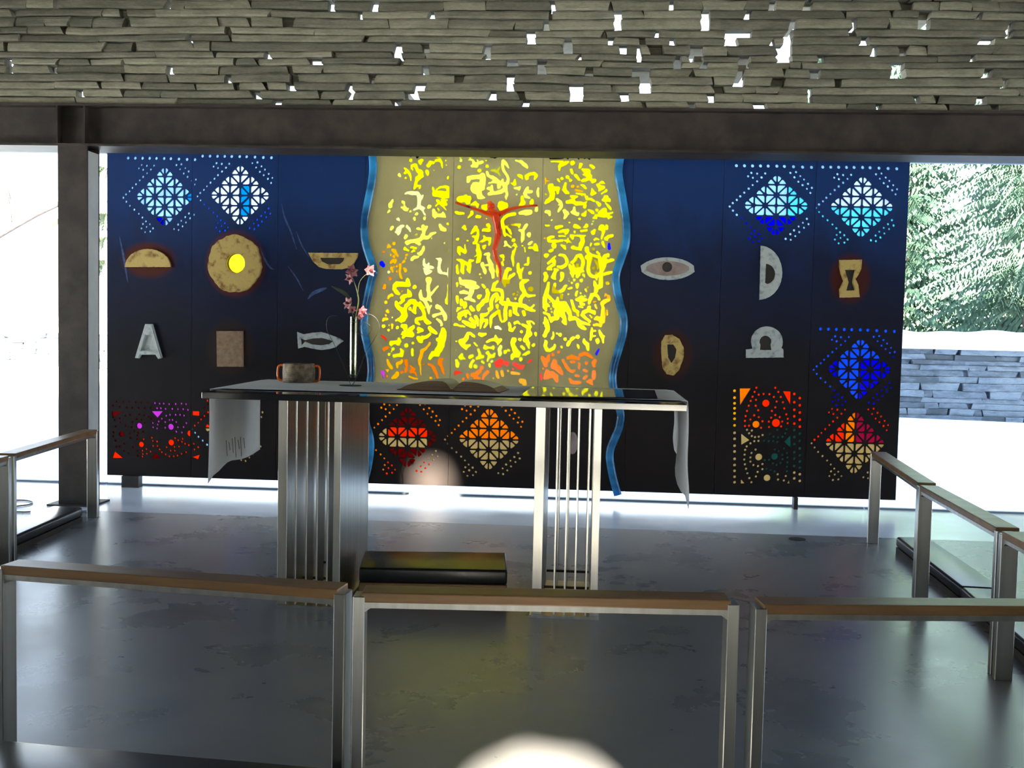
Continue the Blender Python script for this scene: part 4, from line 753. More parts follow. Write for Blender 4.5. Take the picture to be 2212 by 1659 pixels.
# ---- reliefs fixed to the panels
def relief(name, outer, holes, mt, pi, h=.022, label=None, rag=.0, inner=None, seed=1, y=None):
    R = random.Random(seed)
    def dens(l, step=.014):
        out = []
        for a, b in zip(l, l[1:]+l[:1]):
            n_ = max(1, int(math.dist(a, b)/step))
            for k in range(n_):
                t = k/n_; out.append((a[0]+(b[0]-a[0])*t+R.uniform(-rag, rag), a[1]+(b[1]-a[1])*t+R.uniform(-rag, rag)))
        return out
    ol = dens([P(*p) for p in outer]); hl = [dens([P(*p) for p in q]) for q in holes]
    if area(ol) < 0: ol = ol[::-1]
    hl = [q if area(q) > 0 else q[::-1] for q in hl]
    coords = [Vector(p) for p in ol]; faces = [list(range(len(ol)))]
    for q in hl:
        st = len(coords); coords += [Vector(p) for p in q]; faces.append(list(range(st, st+len(q))))
    vs2, _, fs2, _, _, of = delaunay_2d_cdt(coords, [], faces, 0, 1e-6, True)
    bm = bmesh.new(); cut_slab(bm, vs2, [f for f, o_ in zip(fs2, of) if list(o_) == [0]], SY-h, SY-.0005)
    bmesh.ops.recalc_face_normals(bm, faces=bm.faces)
    es = [e for e in bm.edges if len(e.link_faces) == 2 and e.calc_face_angle(0) > 1.2 and all(v.co.y < SY-h+.001 for v in e.verts)]
    bmesh.ops.bevel(bm, geom=es, offset=h*.22, segments=2, affect='EDGES', clamp_overlap=True)
    ob = meshob(name, bm, mt, parent=panels[pi], label=label)
    if inner:
        bm = bmesh.new()
        for q in hl:
            v2, _, f2, _, _, _o = delaunay_2d_cdt([Vector(p) for p in q], [(k, (k+1) % len(q)) for k in range(len(q))], [], 1, 1e-6, False)
            cut_slab(bm, v2, f2, SY-h*.35, SY-.0005)
        meshob('hollow', bm, inner, parent=ob)
    return ob
def arc(cx, cy, rx, ry, a0, a1, n=18): return [(cx+rx*math.cos(math.radians(a0+(a1-a0)*k/n)), cy+ry*math.sin(math.radians(a0+(a1-a0)*k/n))) for k in range(n+1)]
relief('gilt_loaf', arc(321, 577, 49, 39, 180, 360, 16), [], M['gilt'], 0, label='gilt half-round loaf relief', rag=.001)
relief('gilt_sun', [(509+57*math.cos(a)*k, 570+62*math.sin(a)*k) for k, a in [(1+.02*math.sin(7*a_)+.012*math.sin(19*a_), a_) for a_ in [2*PI*q/60 for q in range(60)]]], [[(512+20*math.cos(a), 569+21*math.sin(a)) for a in [2*PI*q/24 for q in range(24)]]], M['gilt'], 1, h=.035, label='large gilt sun disc with a bright glass centre', rag=.002)
relief('gilt_boat', [(667, 546), (775, 547), (773, 556), (765, 570), (752, 579), (738, 582), (704, 581), (690, 577), (676, 564)], [[(693, 557), (745, 557), (743, 564), (735, 571), (708, 571), (697, 565)]], M['gilt'], 2, label='gilt boat relief', rag=.001, inner=M['dark'])
relief('letter_a', [(316, 700), (331, 700), (352, 773), (344, 775), (338, 766), (307, 766), (303, 774), (294, 773)], [[(318, 724), (329, 724), (338, 757), (309, 757)]], M['silver'], 0, h=.03, label='silvery letter A relief', inner=M['silver'])
relief('clay_square', [(469, 715), (526, 715), (527, 792), (470, 792)], [], M['parch'], 1, label='square brown clay relief')
relief('fish_relief', [(643, 717), (656, 722), (674, 719), (694, 717), (706, 720), (722, 726), (734, 731), (743, 737), (735, 742), (726, 750), (712, 754), (694, 756), (676, 753), (658, 749), (645, 753)], [[(651, 730), (660, 735), (676, 731), (697, 730), (712, 734), (721, 737), (712, 743), (694, 746), (676, 744), (660, 738), (653, 745)]], M['silver'], 2, label='white fish relief', rag=.001, inner=M['dark'])
relief('eye_relief', arc(1441, 596, 68, 40, 213, 327, 14)+arc(1443, 566, 68, 39, 33, 147, 14), [arc(1442, 593, 56, 29, 215, 325, 10)+arc(1442, 568, 56, 28, 35, 145, 10)], M['silver'], 6, label='eye relief with grey rim', rag=.001, inner=M['eyewhite'])
cx, cz = P(1441, 577)
bm = bmesh.new()
bmesh.ops.create_uvsphere(bm, u_segments=20, v_segments=12, radius=.038, matrix=Matrix.Translation((cx, SY-.008, cz)) @ Matrix.Scale(.35, 4, (0, 1, 0)))
meshob('pupil', bm, M['dark'], parent=panels[6], smooth=True)
relief('half_moon', [(1643, 531)]+arc(1641, 589, 48, 58, -85, 85, 18)+[(1640, 648)], [[(1654, 570)]+arc(1653, 592, 21, 22, -80, 80, 10)+[(1652, 611)]], M['silver'], 7, label='white half moon relief', rag=.001, inner=M['dark'])
relief('hourglass_relief', [(1812, 562), (1861, 561), (1860, 580), (1853, 594), (1847, 603), (1853, 616), (1856, 642), (1813, 643), (1812, 625), (1821, 607), (1815, 592), (1812, 575)], [[(1824, 583), (1846, 583), (1842, 597), (1840, 610), (1845, 627), (1827, 628), (1832, 610), (1828, 597)]], M['gilt'], 8, label='gilt hourglass relief', rag=.001, inner=M['dark'])
relief('stone_ring', [(1437, 724), (1452, 723), (1467, 732), (1477, 752), (1477, 770), (1466, 800), (1455, 811), (1440, 808), (1431, 795), (1428, 765), (1428, 738)], [[(1441, 744), (1454, 744), (1461, 754), (1458, 772), (1450, 784), (1443, 772)]], M['gilt'], 6, label='gilt oval stone ring relief', rag=.0015, inner=M['dark'])
relief('omega_relief', [(1611, 755), (1626, 753)]+arc(1656, 738, 34, 33, 155, 385, 20)+[(1691, 754), (1692, 772), (1611, 773)], [[(1641, 756)]+arc(1653, 738, 13, 13, 150, 390, 10)+[(1666, 756)]], M['silver'], 7, label='silver omega relief', rag=.0012, inner=M['dark'])
cx, cz = P(1237, 957)
bm = bmesh.new(); bmesh.ops.create_uvsphere(bm, u_segments=20, v_segments=14, radius=1, matrix=Matrix.Translation((cx, SY-.004, cz)) @ Matrix.Diagonal((.043, .035, .088, 1)))
meshob('oval_relief', bm, M['eyewhite'], parent=panels[5], smooth=True, label='small rosy oval relief low on the panel')

# loose pale brush strokes of the painter on the blue
M['streak'] = mat('pale_blue_paint', (.008, .028, .12), (.035, .10, .26), 30, .5)
for pts, w in ((((608, 440), (615, 470), (628, 500), (641, 540)), 2.0), (((640, 500), (652, 530), (668, 556)), 1.6), (((562, 535), (572, 560), (584, 578), (592, 582)), 2.2), (((622, 575), (640, 600), (655, 628)), 1.5), (((665, 646), (676, 634), (694, 626), (706, 622)), 4.0), (((258, 510), (268, 560), (276, 610)), 2.5)):
    bm = bmesh.new(); sp_ = spline([(P(*q)[0], P(*q)[1], 0) for q in pts], 6); prev = None
    for k, p in enumerate(sp_):
        t = k/(len(sp_)-1); a_, b_ = sp_[max(0, k-1)], sp_[min(len(sp_)-1, k+1)]; d = (b_-a_).normalized(); ww = w*.0036*math.sin(PI*(.08+.84*t))
        row = [bm.verts.new((p.x-d.y*ww*s_, SY-.0006, p.y+d.x*ww*s_)) for s_ in (-1, 1)]
        if prev: bm.faces.new((prev[0], prev[1], row[1], row[0]))
        prev = row
    meshob('painted_streak', bm, M['streak'], parent=screen)

# ---- red glass figure with outstretched arms
def figmat():
    m, nt, b = newmat('red_cast_glass'); n = noise(nt, 9, 3, .6, stretch=(1, 1, .5)); r = ramp(nt, n.outputs[0], [(.30, (.20, .008, .004)), (.38, (.95, .085, .006)), (.7, (1, .17, .008))])
    nt.links.new(r.outputs[0], b.inputs['Base Color']); b.inputs['Roughness'].default_value = .2
    tr = N(nt, 'ShaderNodeBsdfTranslucent'); nt.links.new(r.outputs[0], tr.inputs[0]); mx = N(nt, 'ShaderNodeMixShader'); mx.inputs[0].default_value = .45
    nt.links.new(b.outputs[0], mx.inputs[1]); nt.links.new(tr.outputs[0], mx.inputs[2]); nt.links.new(mx.outputs[0], nt.nodes['Material Output'].inputs[0]); return m
M['fig'] = figmat()
fig = [(1073,478,9,0),(1071.5,465,9.5,0),(1076,493.4,8.5,1),(1077.8,506,8.3,2),(1073.5,522,6.8,3),(1069,540.4,6.3,4),(1072,558.5,5.6,5),(1078.5,572,4.6,6),(1082,587,3.9,7),(1081.7,606,2.6,8),
       (1066,457,4.5,1),(1062.5,449,8.3,10),(1062,443.5,6.5,11),(1057,463,6,1),(1046,459.5,4.6,13),(1033,454.7,3.8,14),(1010.7,447,3.2,15),(996,442.5,2.8,16),(987,439,3.1,17),(1084,462,6,1),(1094,456,4.6,19),(1106,452,3.9,20),(1120,449,3.2,21),(1138,447,2.9,22),(1150,445.3,2.6,23),(1160,445.5,3.0,24)]
K_ = .0036
bm = bmesh.new(); q3 = []
for (px, py, r_, pa) in fig:
    X, Z = P(px, py); q3.append((Vector((X, SY-.045, Z)), r_*K_*.92))
for k, (c, r_) in enumerate(q3):
    bmesh.ops.create_icosphere(bm, subdivisions=2, radius=r_, matrix=Matrix.Translation(c))
    if k:
        p0, r0 = q3[fig[k][3]]; n_ = 5
        for s_ in range(1, n_):
            t = s_/n_; bmesh.ops.create_icosphere(bm, subdivisions=2, radius=r0+(r_-r0)*t, matrix=Matrix.Translation(p0.lerp(c, t)))
for (px, py, r_, dy) in ((1062, 446, 8.0, .012), (1059.5, 441, 5.5, .012), (1058, 449, 4.5, .018)):
    X, Z = P(px, py); bmesh.ops.create_icosphere(bm, subdivisions=3, radius=r_*K_, matrix=Matrix.Translation((X, SY-.045-dy, Z)))
me = bpy.data.meshes.new('crucified_figure'); bm.to_mesh(me); bm.free(); me.materials.append(M['fig'])
fo = bpy.data.objects.new('crucified_figure', me); COL.objects.link(fo); fo.parent = screen; fo.matrix_parent_inverse = Matrix.Translation(-screen.location)
md = fo.modifiers.new('merge', 'REMESH'); md.mode = 'VOXEL'; md.voxel_size = .0045; md.use_smooth_shade = True
md2 = fo.modifiers.new('soft', 'SMOOTH'); md2.iterations = 4; md2.factor = .5
fo['label'] = 'slender red glass figure with outstretched arms'
for (px, py) in ((1074, 490), (1071, 545)):        # two short pins hold it off the panel
    X, Z = P(px, py); bm = bmesh.new(); tube(bm, [(X, SY-.03, Z), (X, SY, Z)], .006); meshob('pin', bm, M['edge'], parent=fo)
# ------------------------------------------------------------------ altar table
AX0, AX1, AY0, AY1, AT = -1.757, .456, 4.84, 5.96, 1.048
altar = empty('altar_table', ((AX0+AX1)/2, (AY0+AY1)/2, 0), 'long altar table with a thin dark polished top on two steel slatted supports', 'altar')
bm = bmesh.new(); box(bm, AX0, AX1, AY0, AY1, AT-.030, AT); bevel(bm, .002, 1)
meshob('table_top', bm, M['dark_slate_top'], parent=altar)
def support(x0, x1, slats, lab):
    y0, y1 = 5.07, 5.74
    bm = bmesh.new(); box(bm, x0-.01, x1+.01, y0-.02, y1+.02, 0, .012)
    sup = meshob('base_plate', bm, M['steel'], parent=altar, label=lab)
    zt_ = AT-.031
    def bar(a, b, c, d, nm='slat'):
        bm = bmesh.new(); box(bm, a, b, c, d, .012, zt_); bevel(bm, .0012, 1); meshob(nm, bm, M['steel'], parent=sup)
    # corner plates facing front and back, with deep side plates
    for (a, b) in ((x0, x0+.045), (x1-.034, x1)):
        bar(a, b, y0, y0+.008, 'corner_plate'); bar(a, b, y1-.008, y1, 'corner_plate')
    for xs in (x0+.037, x1-.008):
        n = 16
        bm = bmesh.new()
        for k in range(n):
            ya = y0+.009+(y1-y0-.02)*k/n; box(bm, xs+(.0012 if k % 2 else 0), xs+.007, ya, ya+(y1-y0-.02)/n-.0006, .012, zt_)
        meshob('side_plate', bm, M['steel'], parent=sup)
    for xs in slats:
        bar(xs-.004, xs+.004, y0, y0+.13); bar(xs-.004, xs+.004, y1-.10, y1)
    bm = bmesh.new(); box(bm, x0+.05, x1-.04, y0+.20, y0+.215, .09, .10); box(bm, x0+.05, x1-.04, y1-.12, y1-.105, .09, .10)
    meshob('tie_bar', bm, M['rust_steel'], parent=sup)
support(-1.462, -1.156, [-1.374, -1.322, -1.270, -1.219], 'left slatted steel support')
support(-.226, .085, [-.121, -.071, -.022, .030], 'right slatted steel support')

# ---- altar cloth
CX0, CX1, CY0, CY1 = -1.790, .478, 5.055, 5.87
def cloth():
    R = random.Random(4); bm = bmesh.new(); T = .0016
    nx, ny = 60, 10
    zt_ = AT+.0035
    grid = []
    for j in range(ny+1):
        v = j/ny; y = CY0+(CY1-CY0)*v; row = []
        def nz(a, b): return .5*math.sin(a*2.3+b*5.1)+.5*math.sin(a*5.7-b*3.3+1.3)
        # left drop, from hem up to the edge
        Ll = .415-.03*v+.012*math.sin(v*9+1)+(.03 if j == 0 else 0); nl = 14
        for k in range(nl):
            q = 1-k/nl; row.append((CX0-.004+.014*q*math.sin(v*6+1)+.02*q*q*(v-.5)-.012*q, y+(.012*q if j == 0 else 0)-.03*q*v, zt_-.008-Ll*q))
        row.append((CX0-.002, y, zt_-.004))
        for i in range(1, nx):
            u = i/nx; row.append((CX0+(CX1-CX0)*u, y+.0025*math.sin(u*9)*(1 if j in (0, ny) else 0), zt_+.0005*nz(u*7, v*3)))
        row.append((CX1+.002, y, zt_-.004))
        Lr = .455*(1-.35*v)+.02*math.sin(v*8)
        if v < .2: Lr = .50-.5*v
        for k in range(1, nl+1):
            q = k/nl; row.append((CX1+.004+.016*q*math.sin(v*7+2)+.006*math.sin(q*9+v*4)*q, y+.03*q*(1-v)-.02*q, zt_-.008-Lr*q))
        grid.append(row)
    V = [[bm.verts.new(p) for p in r] for r in grid]
    for j in range(ny):
        for i in range(len(V[0])-1): bm.faces.new((V[j][i], V[j][i+1], V[j+1][i+1], V[j+1][i]))
    return bm
bm = cloth(); co = meshob('altar_cloth', bm, [M['linen'], M['thread']], smooth=60, label='long white linen altar cloth hanging over both ends of the altar table', cat='altar cloth')
sm = co.modifiers.new('solid', 'SOLIDIFY'); sm.thickness = .0016; sm.offset = 1
# drawn-thread stripes near the left hem
bm = bmesh.new()
for k, (px, ya, yb) in enumerate(((488, 951, 985), (494, 955, 972), (501, 947, 978), (507, 944, 988), (514, 950, 970), (519, 944, 986), (526, 946, 968))):
    for a, b in ((ya, yb),):
        d0 = ray(px, a); t = (CX0+.004)/d0.x; p = d0*t; d1 = ray(px, b); q = d1*((CX0-.004)/d1.x)
        tube(bm, [(CX0+.005, p.y, CAMZ+p.z), (CX0+.003, q.y, CAMZ+q.z)], .0016, 5)
meshob('drawn_thread_stripe', bm, M['thread'], parent=co)

# ---- glass sheet on the cloth
q = [uz(1122, 858, AT+.006), uz(1420, 862, AT+.006), uz(1414, 845, AT+.006), uz(1150, 838, AT+.006)]
m, nt, b = newmat('dark_mirror_glass'); b.inputs['Base Color'].default_value = (.035, .038, .05, 1); b.inputs['Roughness'].default_value = .03; b.inputs['IOR'].default_value = 1.9; M['mirror'] = m
bm = bmesh.new(); prism(bm, [(v.x, v.y) for v in q], AT+.0065, AT+.0125); meshob('glass_sheet', bm, M['mirror'], label='flat glossy glass sheet lying on the right part of the altar cloth', cat='glass sheet')

# ---- open book
z0 = AT+.0062
fl, frt, br = uz(858, 842.3, z0), uz(1079, 849.4, z0), uz(1091, 837.6, z0)
ex = (frt-fl); W_ = ex.length; ex.normalize(); ey = Vector((-ex.y, ex.x, 0)); D_ = .30
def bk(u, v, z): return fl+ex*(u*W_)+ey*(v*D_)+Vector((0, 0, z))
book = empty('open_book', (fl+ex*W_/2+ey*D_/2), 'thick open book with curling cream pages lying on the altar cloth', 'book')
bm = bmesh.new()
a = [bk(0, -.01, 0), bk(1, -.01, 0), bk(1.0, 1.01, 0), bk(0, 1.01, 0)]
prism(bm, [(p.x, p.y) for p in a], z0, z0+.004); meshob('cover', bm, M['cover'], parent=book)
def pages(u0, u1, gutter, lab):
    bm = bmesh.new(); n = 16; rows = []
    for j, v in enumerate((0.0, .5, 1.0)):
        top, bot = [], []
        for k in range(n+1):
            t = k/n; u = u0+(u1-u0)*t; g = 1-t if gutter == 'l' else t     # g=1 at the gutter
            h = .018+.026*math.sin(min(1, g*1.15)*PI*.62)**1.2-(.040*max(0, (g-.82)/.18)**1.5)
            side = .055*(1-g)**6
            uu = u+(side if gutter == 'r' else -side)
            top.append(bm.verts.new(bk(uu, .03+.94*v+(.10*(v < .1)-.0*(v > .9))*min(1, h/.03), .004+max(.004, h)))); bot.append(bm.verts.new(bk(u, .01+.98*v, .004)))
        rows.append((top, bot))
    for j in range(2):
        for k in range(n):
            f = bm.faces.new((rows[j][0][k], rows[j][0][k+1], rows[j+1][0][k+1], rows[j+1][0][k])); f.material_index = 0
            bm.faces.new((rows[j][1][k+1], rows[j][1][k], rows[j+1][1][k], rows[j+1][1][k+1])).material_index = 1
        for k in (0, n): bm.faces.new((rows[j][0][k], rows[j+1][0][k], rows[j+1][1][k], rows[j][1][k]) if k else (rows[j][1][k], rows[j+1][1][k], rows[j+1][0][k], rows[j][0][k])).material_index = 1
    for k in range(n):
        bm.faces.new((rows[0][1][k], rows[0][1][k+1], rows[0][0][k+1], rows[0][0][k])).material_index = 1
        bm.faces.new((rows[2][0][k], rows[2][0][k+1], rows[2][1][k+1], rows[2][1][k])).material_index = 1
    meshob('page_block', bm, [M['paper'], M['page_edge']], parent=book, smooth=40, label=lab)
pages(.02, .525, 'r', 'left half of the pages'); pages(.535, .985, 'l', 'right half of the pages')
bm = bmesh.new(); tube(bm, spline([bk(.53, .0, .010), bk(.55, -.02, .008), bk(.575, -.05, .002)], 5), .002, 6); meshob('ribbon_marker', bm, M['cover'], parent=book)

# ---- woven basket with orange handles
bc = uz(645, 827, AT+.0062); bc.y += .081; bc.x *= 1.014; br_ = 34/FPX*bc.y
basket = empty('wicker_basket', bc, 'small woven brown basket with two orange loop handles on the left of the altar cloth', 'basket')
bm = bmesh.new(); H_ = .098; n, mrow = 64, 26
rings = []
for j in range(mrow+1):
    z = H_*j/mrow; ring = []
    for k in range(n):
        a_ = 2*PI*k/n; w = .0022*math.sin(a_*16+j*.9)*(1 if (j % 2) else -1)+.0010*math.sin(j*2.2)
        r_ = br_*(.99+.03*math.sin(j/mrow*PI))+w
        ring.append(bm.verts.new((bc.x+r_*math.cos(a_), bc.y+r_*math.sin(a_), bc.z+z+.0012*math.sin(a_*3))))
    rings.append(ring)
for j in (0, 1):      # inner wall
    z = H_ if j == 0 else .006; rings.append([bm.verts.new((bc.x+(br_-.006)*math.cos(2*PI*k/n), bc.y+(br_-.006)*math.sin(2*PI*k/n), bc.z+z)) for k in range(n)])
for a_, b_ in zip(rings, rings[1:]):
    for k in range(n): bm.faces.new((a_[k], a_[(k+1) % n], b_[(k+1) % n], b_[k]))
bm.faces.new(rings[0][::-1]); bm.faces.new(rings[-1])
meshob('basket_body', bm, M['wicker'], parent=basket, smooth=60)
for s_ in (-1, 1):
    x_ = bc.x+s_*(br_-.004); o_ = s_*.034
    bm = bmesh.new(); tube(bm, spline([(x_, bc.y, bc.z+H_*.90), (x_+o_*.7, bc.y, bc.z+H_*.89), (x_+o_, bc.y-.002, bc.z+H_*.72), (x_+o_, bc.y-.004, bc.z+H_*.3), (x_+o_*.75, bc.y-.002, bc.z+H_*.09), (x_, bc.y, bc.z+H_*.08)], 6), .0062, 10)
    meshob('handle', bm, M['amber'], parent=basket, smooth=True)

# ---- bud vase held in a wire stand
vc = uz(757, 833, AT+.0062); ky = FPX/vc.y
def vp(px, py, dy=0): v = uy(px, py, vc.y+dy); return v
M['tube_glass'] = mat('tube_glass', (.30, .31, .22), rough=.06, metal=.85)
vase = empty('bud_vase', vc, 'tall slim shiny bud vase in a curled black wire stand on the altar cloth', 'vase')
b0, t0 = vp(762, 816), vp(764.5, 684)
m, nt, b = newmat('clear_tube_glass'); out = nt.nodes['Material Output']
t_ = N(nt, 'ShaderNodeBsdfTransparent'); t_.inputs[0].default_value = (.78, .82, .70, 1); g_ = N(nt, 'ShaderNodeBsdfGlossy'); g_.inputs['Roughness'].default_value = .03
lw = N(nt, 'ShaderNodeLayerWeight'); lw.inputs[0].default_value = .28; mx = N(nt, 'ShaderNodeMixShader'); nt.links.new(lw.outputs['Facing'], mx.inputs[0]); nt.links.new(t_.outputs[0], mx.inputs[1]); nt.links.new(g_.outputs[0], mx.inputs[2]); nt.links.new(mx.outputs[0], out.inputs[0]); nt.nodes.remove(b)
M['tube'] = m
bm = bmesh.new(); zb_, zt2 = b0.z, t0.z
lathe(bm, [(.001, zb_), (.013, zb_+.001), (.0165, zb_+.012), (.0175, zb_+.06), (.0180, zt2), (.0160, zt2), (.0150, zb_+.02), (.001, zb_+.014)], (vc.x+.012, vc.y, 0), 24)
meshob('glass_tube', bm, M['tube'], parent=vase, smooth=50)
bm = bmesh.new(); lathe(bm, [(.002, 0), (.056, 0), (.057, .0025), (.002, .004)], vc, 36); meshob('base_disc', bm, M['wire'], parent=vase, smooth=50)
def wire(pts, name='wire', r=.0014):
    bm = bmesh.new(); tube(bm, spline([vp(*p) for p in pts], 6), r, 6); meshob(name, bm, M['wire'], parent=vase, smooth=True)
wire([(758, 833), (767, 822), (789, 765), (806, 737), (818, 716), (819, 700), (811, 686), (799, 679), (786, 680), (772, 690), (765, 705), (768, 716), (776, 722)])
wire([(758, 833), (752, 815), (738, 780), (720, 740), (708, 717), (705, 702), (707, 690), (714, 683), (728, 682)])
wire([(784, 700), (790, 697), (800, 705), (800, 718), (790, 725), (779, 720), (777, 706), (784, 696), (795, 696)], r=.0011)
wire([(784, 703), (789, 702), (792, 708), (788, 713), (783, 709), (786, 704)], r=.0010)
for zz in (zb_+.10*0+.012, zt2-.028):
    bm = bmesh.new(); tube(bm, [(vc.x+.012+.0192*math.cos(a_), vc.y+.0192*math.sin(a_), zz) for a_ in [2*PI*k/20 for k in range(21)]], .0012, 6); meshob('wire_ring', bm, M['wire'], parent=vase)

# ---- orchid spray standing in the vase
spray = empty('orchid_spray', Vector((vc.x+.012, vc.y, zb_+.02)), 'mauve orchid spray with several open flowers standing in the bud vase', 'flower')
bm = bmesh.new()
tube(bm, spline([vp(763, 812), vp(765, 740), vp(768, 690), vp(774, 650), vp(770, 625), vp(763, 603)], 6), [.0026]*25+[.0022]*6, 6)
tube(bm, spline([vp(772, 640), vp(776, 612), vp(783, 600), vp(792, 592), vp(798, 588)], 5), .0017, 6)
tube(bm, spline([vp(766, 690), vp(761, 676), vp(758, 668)], 4), .0018, 6)
tube(bm, spline([vp(767, 688), vp(776, 680), vp(784, 676)], 4), .0018, 6)
meshob('stem', bm, M['stem'], parent=spray, smooth=True)
def flower(px, py, R_, ang, tilt, seed, n=6):
    c = vp(px, py, -.012); rr = random.Random(seed); bm = bmesh.new()
    nrm = Vector((math.sin(tilt[0]), -math.cos(tilt[0])*math.cos(tilt[1]), math.sin(tilt[1]))).normalized()
    u = nrm.cross(Vector((0, 0, 1))).normalized(); v = nrm.cross(u)
    for k in range(n):
        a_ = ang+2*PI*k/n+rr.uniform(-.15, .15); L = R_*rr.uniform(.8, 1.15); w = L*rr.uniform(.30, .40)
        d = u*math.cos(a_)+v*math.sin(a_); s_ = nrm.cross(d); prev = None
        for j in range(7):
            t = j/6; ww = w*math.sin(min(1, t*1.05)**.75*PI)**.8 if 0 < t < 1 else (w*.25 if t == 0 else 0.0006)
            lift = nrm*(L*.55*t*t*rr.uniform(.3, .8)-L*.05)
            p = c+d*(L*t)+lift; row = [bm.verts.new(p-s_*ww+nrm*.15*ww), bm.verts.new(p), bm.verts.new(p+s_*ww+nrm*.15*ww)]
            if prev:
                for q_ in (0, 1): bm.faces.new((prev[q_], prev[q_+1], row[q_+1], row[q_]))
            prev = row
    f = meshob('flower', bm, M['petal'], parent=spray, smooth=True); md = f.modifiers.new('s', 'SOLIDIFY'); md.thickness = .0008
    bm = bmesh.new(); tube(bm, [c-nrm*.006, c+nrm*.006, c+nrm*.018, c+nrm*.024], [.003, .006, .0075, .003], 8); meshob('throat', bm, M['throat'], parent=f, smooth=True)
flower(761, 586, .036, .3, (.5, .2), 1); flower(757, 601, .030, 1.2, (-.6, -.3), 2); flower(799, 585, .034, .9, (.7, .1), 3)
flower(753, 656, .038, .1, (-.5, .3), 4); flower(761, 668, .026, .7, (.1, -.5), 5); flower(782, 673, .032, .5, (.8, -.2), 6); flower(778, 684, .022, .2, (.2, -.6), 7)
bm = bmesh.new()
for P0, P1, P2, w in ((vp(768, 680), vp(752, 640), vp(716, 618), .012), (vp(768, 684), vp(776, 650), vp(768, 612), .006)):
    pts = spline([P0, P1, P2], 8); prev = None
    for k, p in enumerate(pts):
        t = k/(len(pts)-1); ww = w*math.sin(PI*min(1, t*.95+.05))**.7+.0005
        row = [bm.verts.new(p+Vector((0, -.5*ww, ww))), bm.verts.new(p+Vector((0, .3*ww, 0))), bm.verts.new(p+Vector((0, -.5*ww, -ww)))]
        if prev:
            for q_ in (0, 1): bm.faces.new((prev[q_], prev[q_+1], row[q_+1], row[q_]))
        prev = row
lf = meshob('leaf', bm, M['leaf'], parent=spray, smooth=True); lf.modifiers.new('s', 'SOLIDIFY').thickness = .0008
# ------------------------------------------------------------------ communion rail, one free-standing section after another
RZT = .607; PWD, PTH = .094, .030
def make_rail(L):
    """section along +x from 0 to L, face at y=0, plank reaching back to y=PWD"""
    root = empty('communion_rail', (0, 0, 0), 'x', 'altar rail', 'sections of the altar rail')
    bm = bmesh.new(); box(bm, 0, L, 0, PWD, RZT-PTH, RZT); bevel(bm, .004, 2); meshob('handrail', bm, M['wood_l'], parent=root)
    fr = bmesh.new(); box(fr, 0, L, .006, .012+.05, RZT-PTH-.017, RZT-PTH-.0005); meshob('top_bar', fr, M['steel'], parent=root)
    for s in (0, 1):
        a, b = (-.024, .010) if s == 0 else (L-.010, L+.024)
        bm = bmesh.new(); box(bm, a, b, -.003, .066, 0, RZT-.012); bevel(bm, .002, 1)
        # little haunch where the bar meets the post
        x_in = b if s == 0 else a; d = .016 if s == 0 else -.016; zz = RZT-PTH-.0005
        vv = [bm.verts.new(p) for p in ((x_in, .007, zz-.017-.012), (x_in, .007, zz-.017), (x_in+d, .007, zz-.017), (x_in, .064, zz-.017-.012), (x_in, .064, zz-.017), (x_in+d, .064, zz-.017))]
        bm.faces.new(vv[:3]); bm.faces.new(vv[3:][::-1])
        for i in range(3): bm.faces.new((vv[i], vv[(i+1) % 3], vv[(i+1) % 3+3], vv[i+3]))
        meshob('post', bm, M['steel'], parent=root)
    return root
M['wood_l'] = M['wood']
def place(root, p0, p1, label):
    d = p1-p0; root.location = (p0.x, p0.y, 0); root.rotation_euler = (0, 0, math.atan2(d.y, d.x)); root['label'] = label
def R_(x, y): return uz(x, y, RZT)
secs = [  # start and end of the face edge; the plank lies to the left of start->end
    ((R_(0, 1221)+(R_(0, 1221)-R_(728.5, 1274))*0.0, R_(728.5, 1274)), 'front rail section at the left, with the long oak plank running to the lower left'),
    ((R_(780.5, 1280), R_(1580, 1297)), 'middle front rail section with brightly lit oak plank, in front of the altar'),
    ((R_(1650, 1305.7), R_(1650, 1305.7)+(R_(2212, 1309.7)-R_(1650, 1305.7)).normalized()*1.10), 'front rail section running out of view at the right'),
]
for (p0, p1), lb in secs:
    rt_ = make_rail((p1-p0).length); place(rt_, p0, p1, lb)
M['wood_l'] = M['woody']
side = [
    ((Vector((1.754, 5.755, 0)), Vector((1.879, 7.16, 0))), 'farthest rail section on the right, its end against the dark screen'),
    ((Vector((1.689, 4.491, 0)), Vector((1.734, 5.655, 0))), 'second rail section from the far end on the right side'),
    ((Vector((1.665, 3.30, 0)), Vector((1.682, 4.41, 0))), 'near rail section on the right side, cut off by the right edge of the photo'),
    ((Vector((-3.31, 7.118, 0)), Vector((-3.163, 5.79, 0))), 'far rail section on the left, beside the steel column'),
    ((Vector((-3.150, 5.70, 0)), Vector((-3.05, 4.60, 0))), 'rail section on the left whose end just enters at the left edge'),
]
for i, ((p0, p1), lb) in enumerate(side):
    if i < 3: p0, p1 = p1, p0
    # plank must lie on the outer side: right sections outwards +x, left sections outwards -x
    d = p1-p0; left = Vector((-d.y, d.x, 0)); out_ = Vector((1, 0, 0)) if i < 3 else Vector((-1, 0, 0))
    if left.dot(out_) < 0: p0, p1 = p1, p0
    rt_ = make_rail((p1-p0).length); place(rt_, p0, p1, lb)

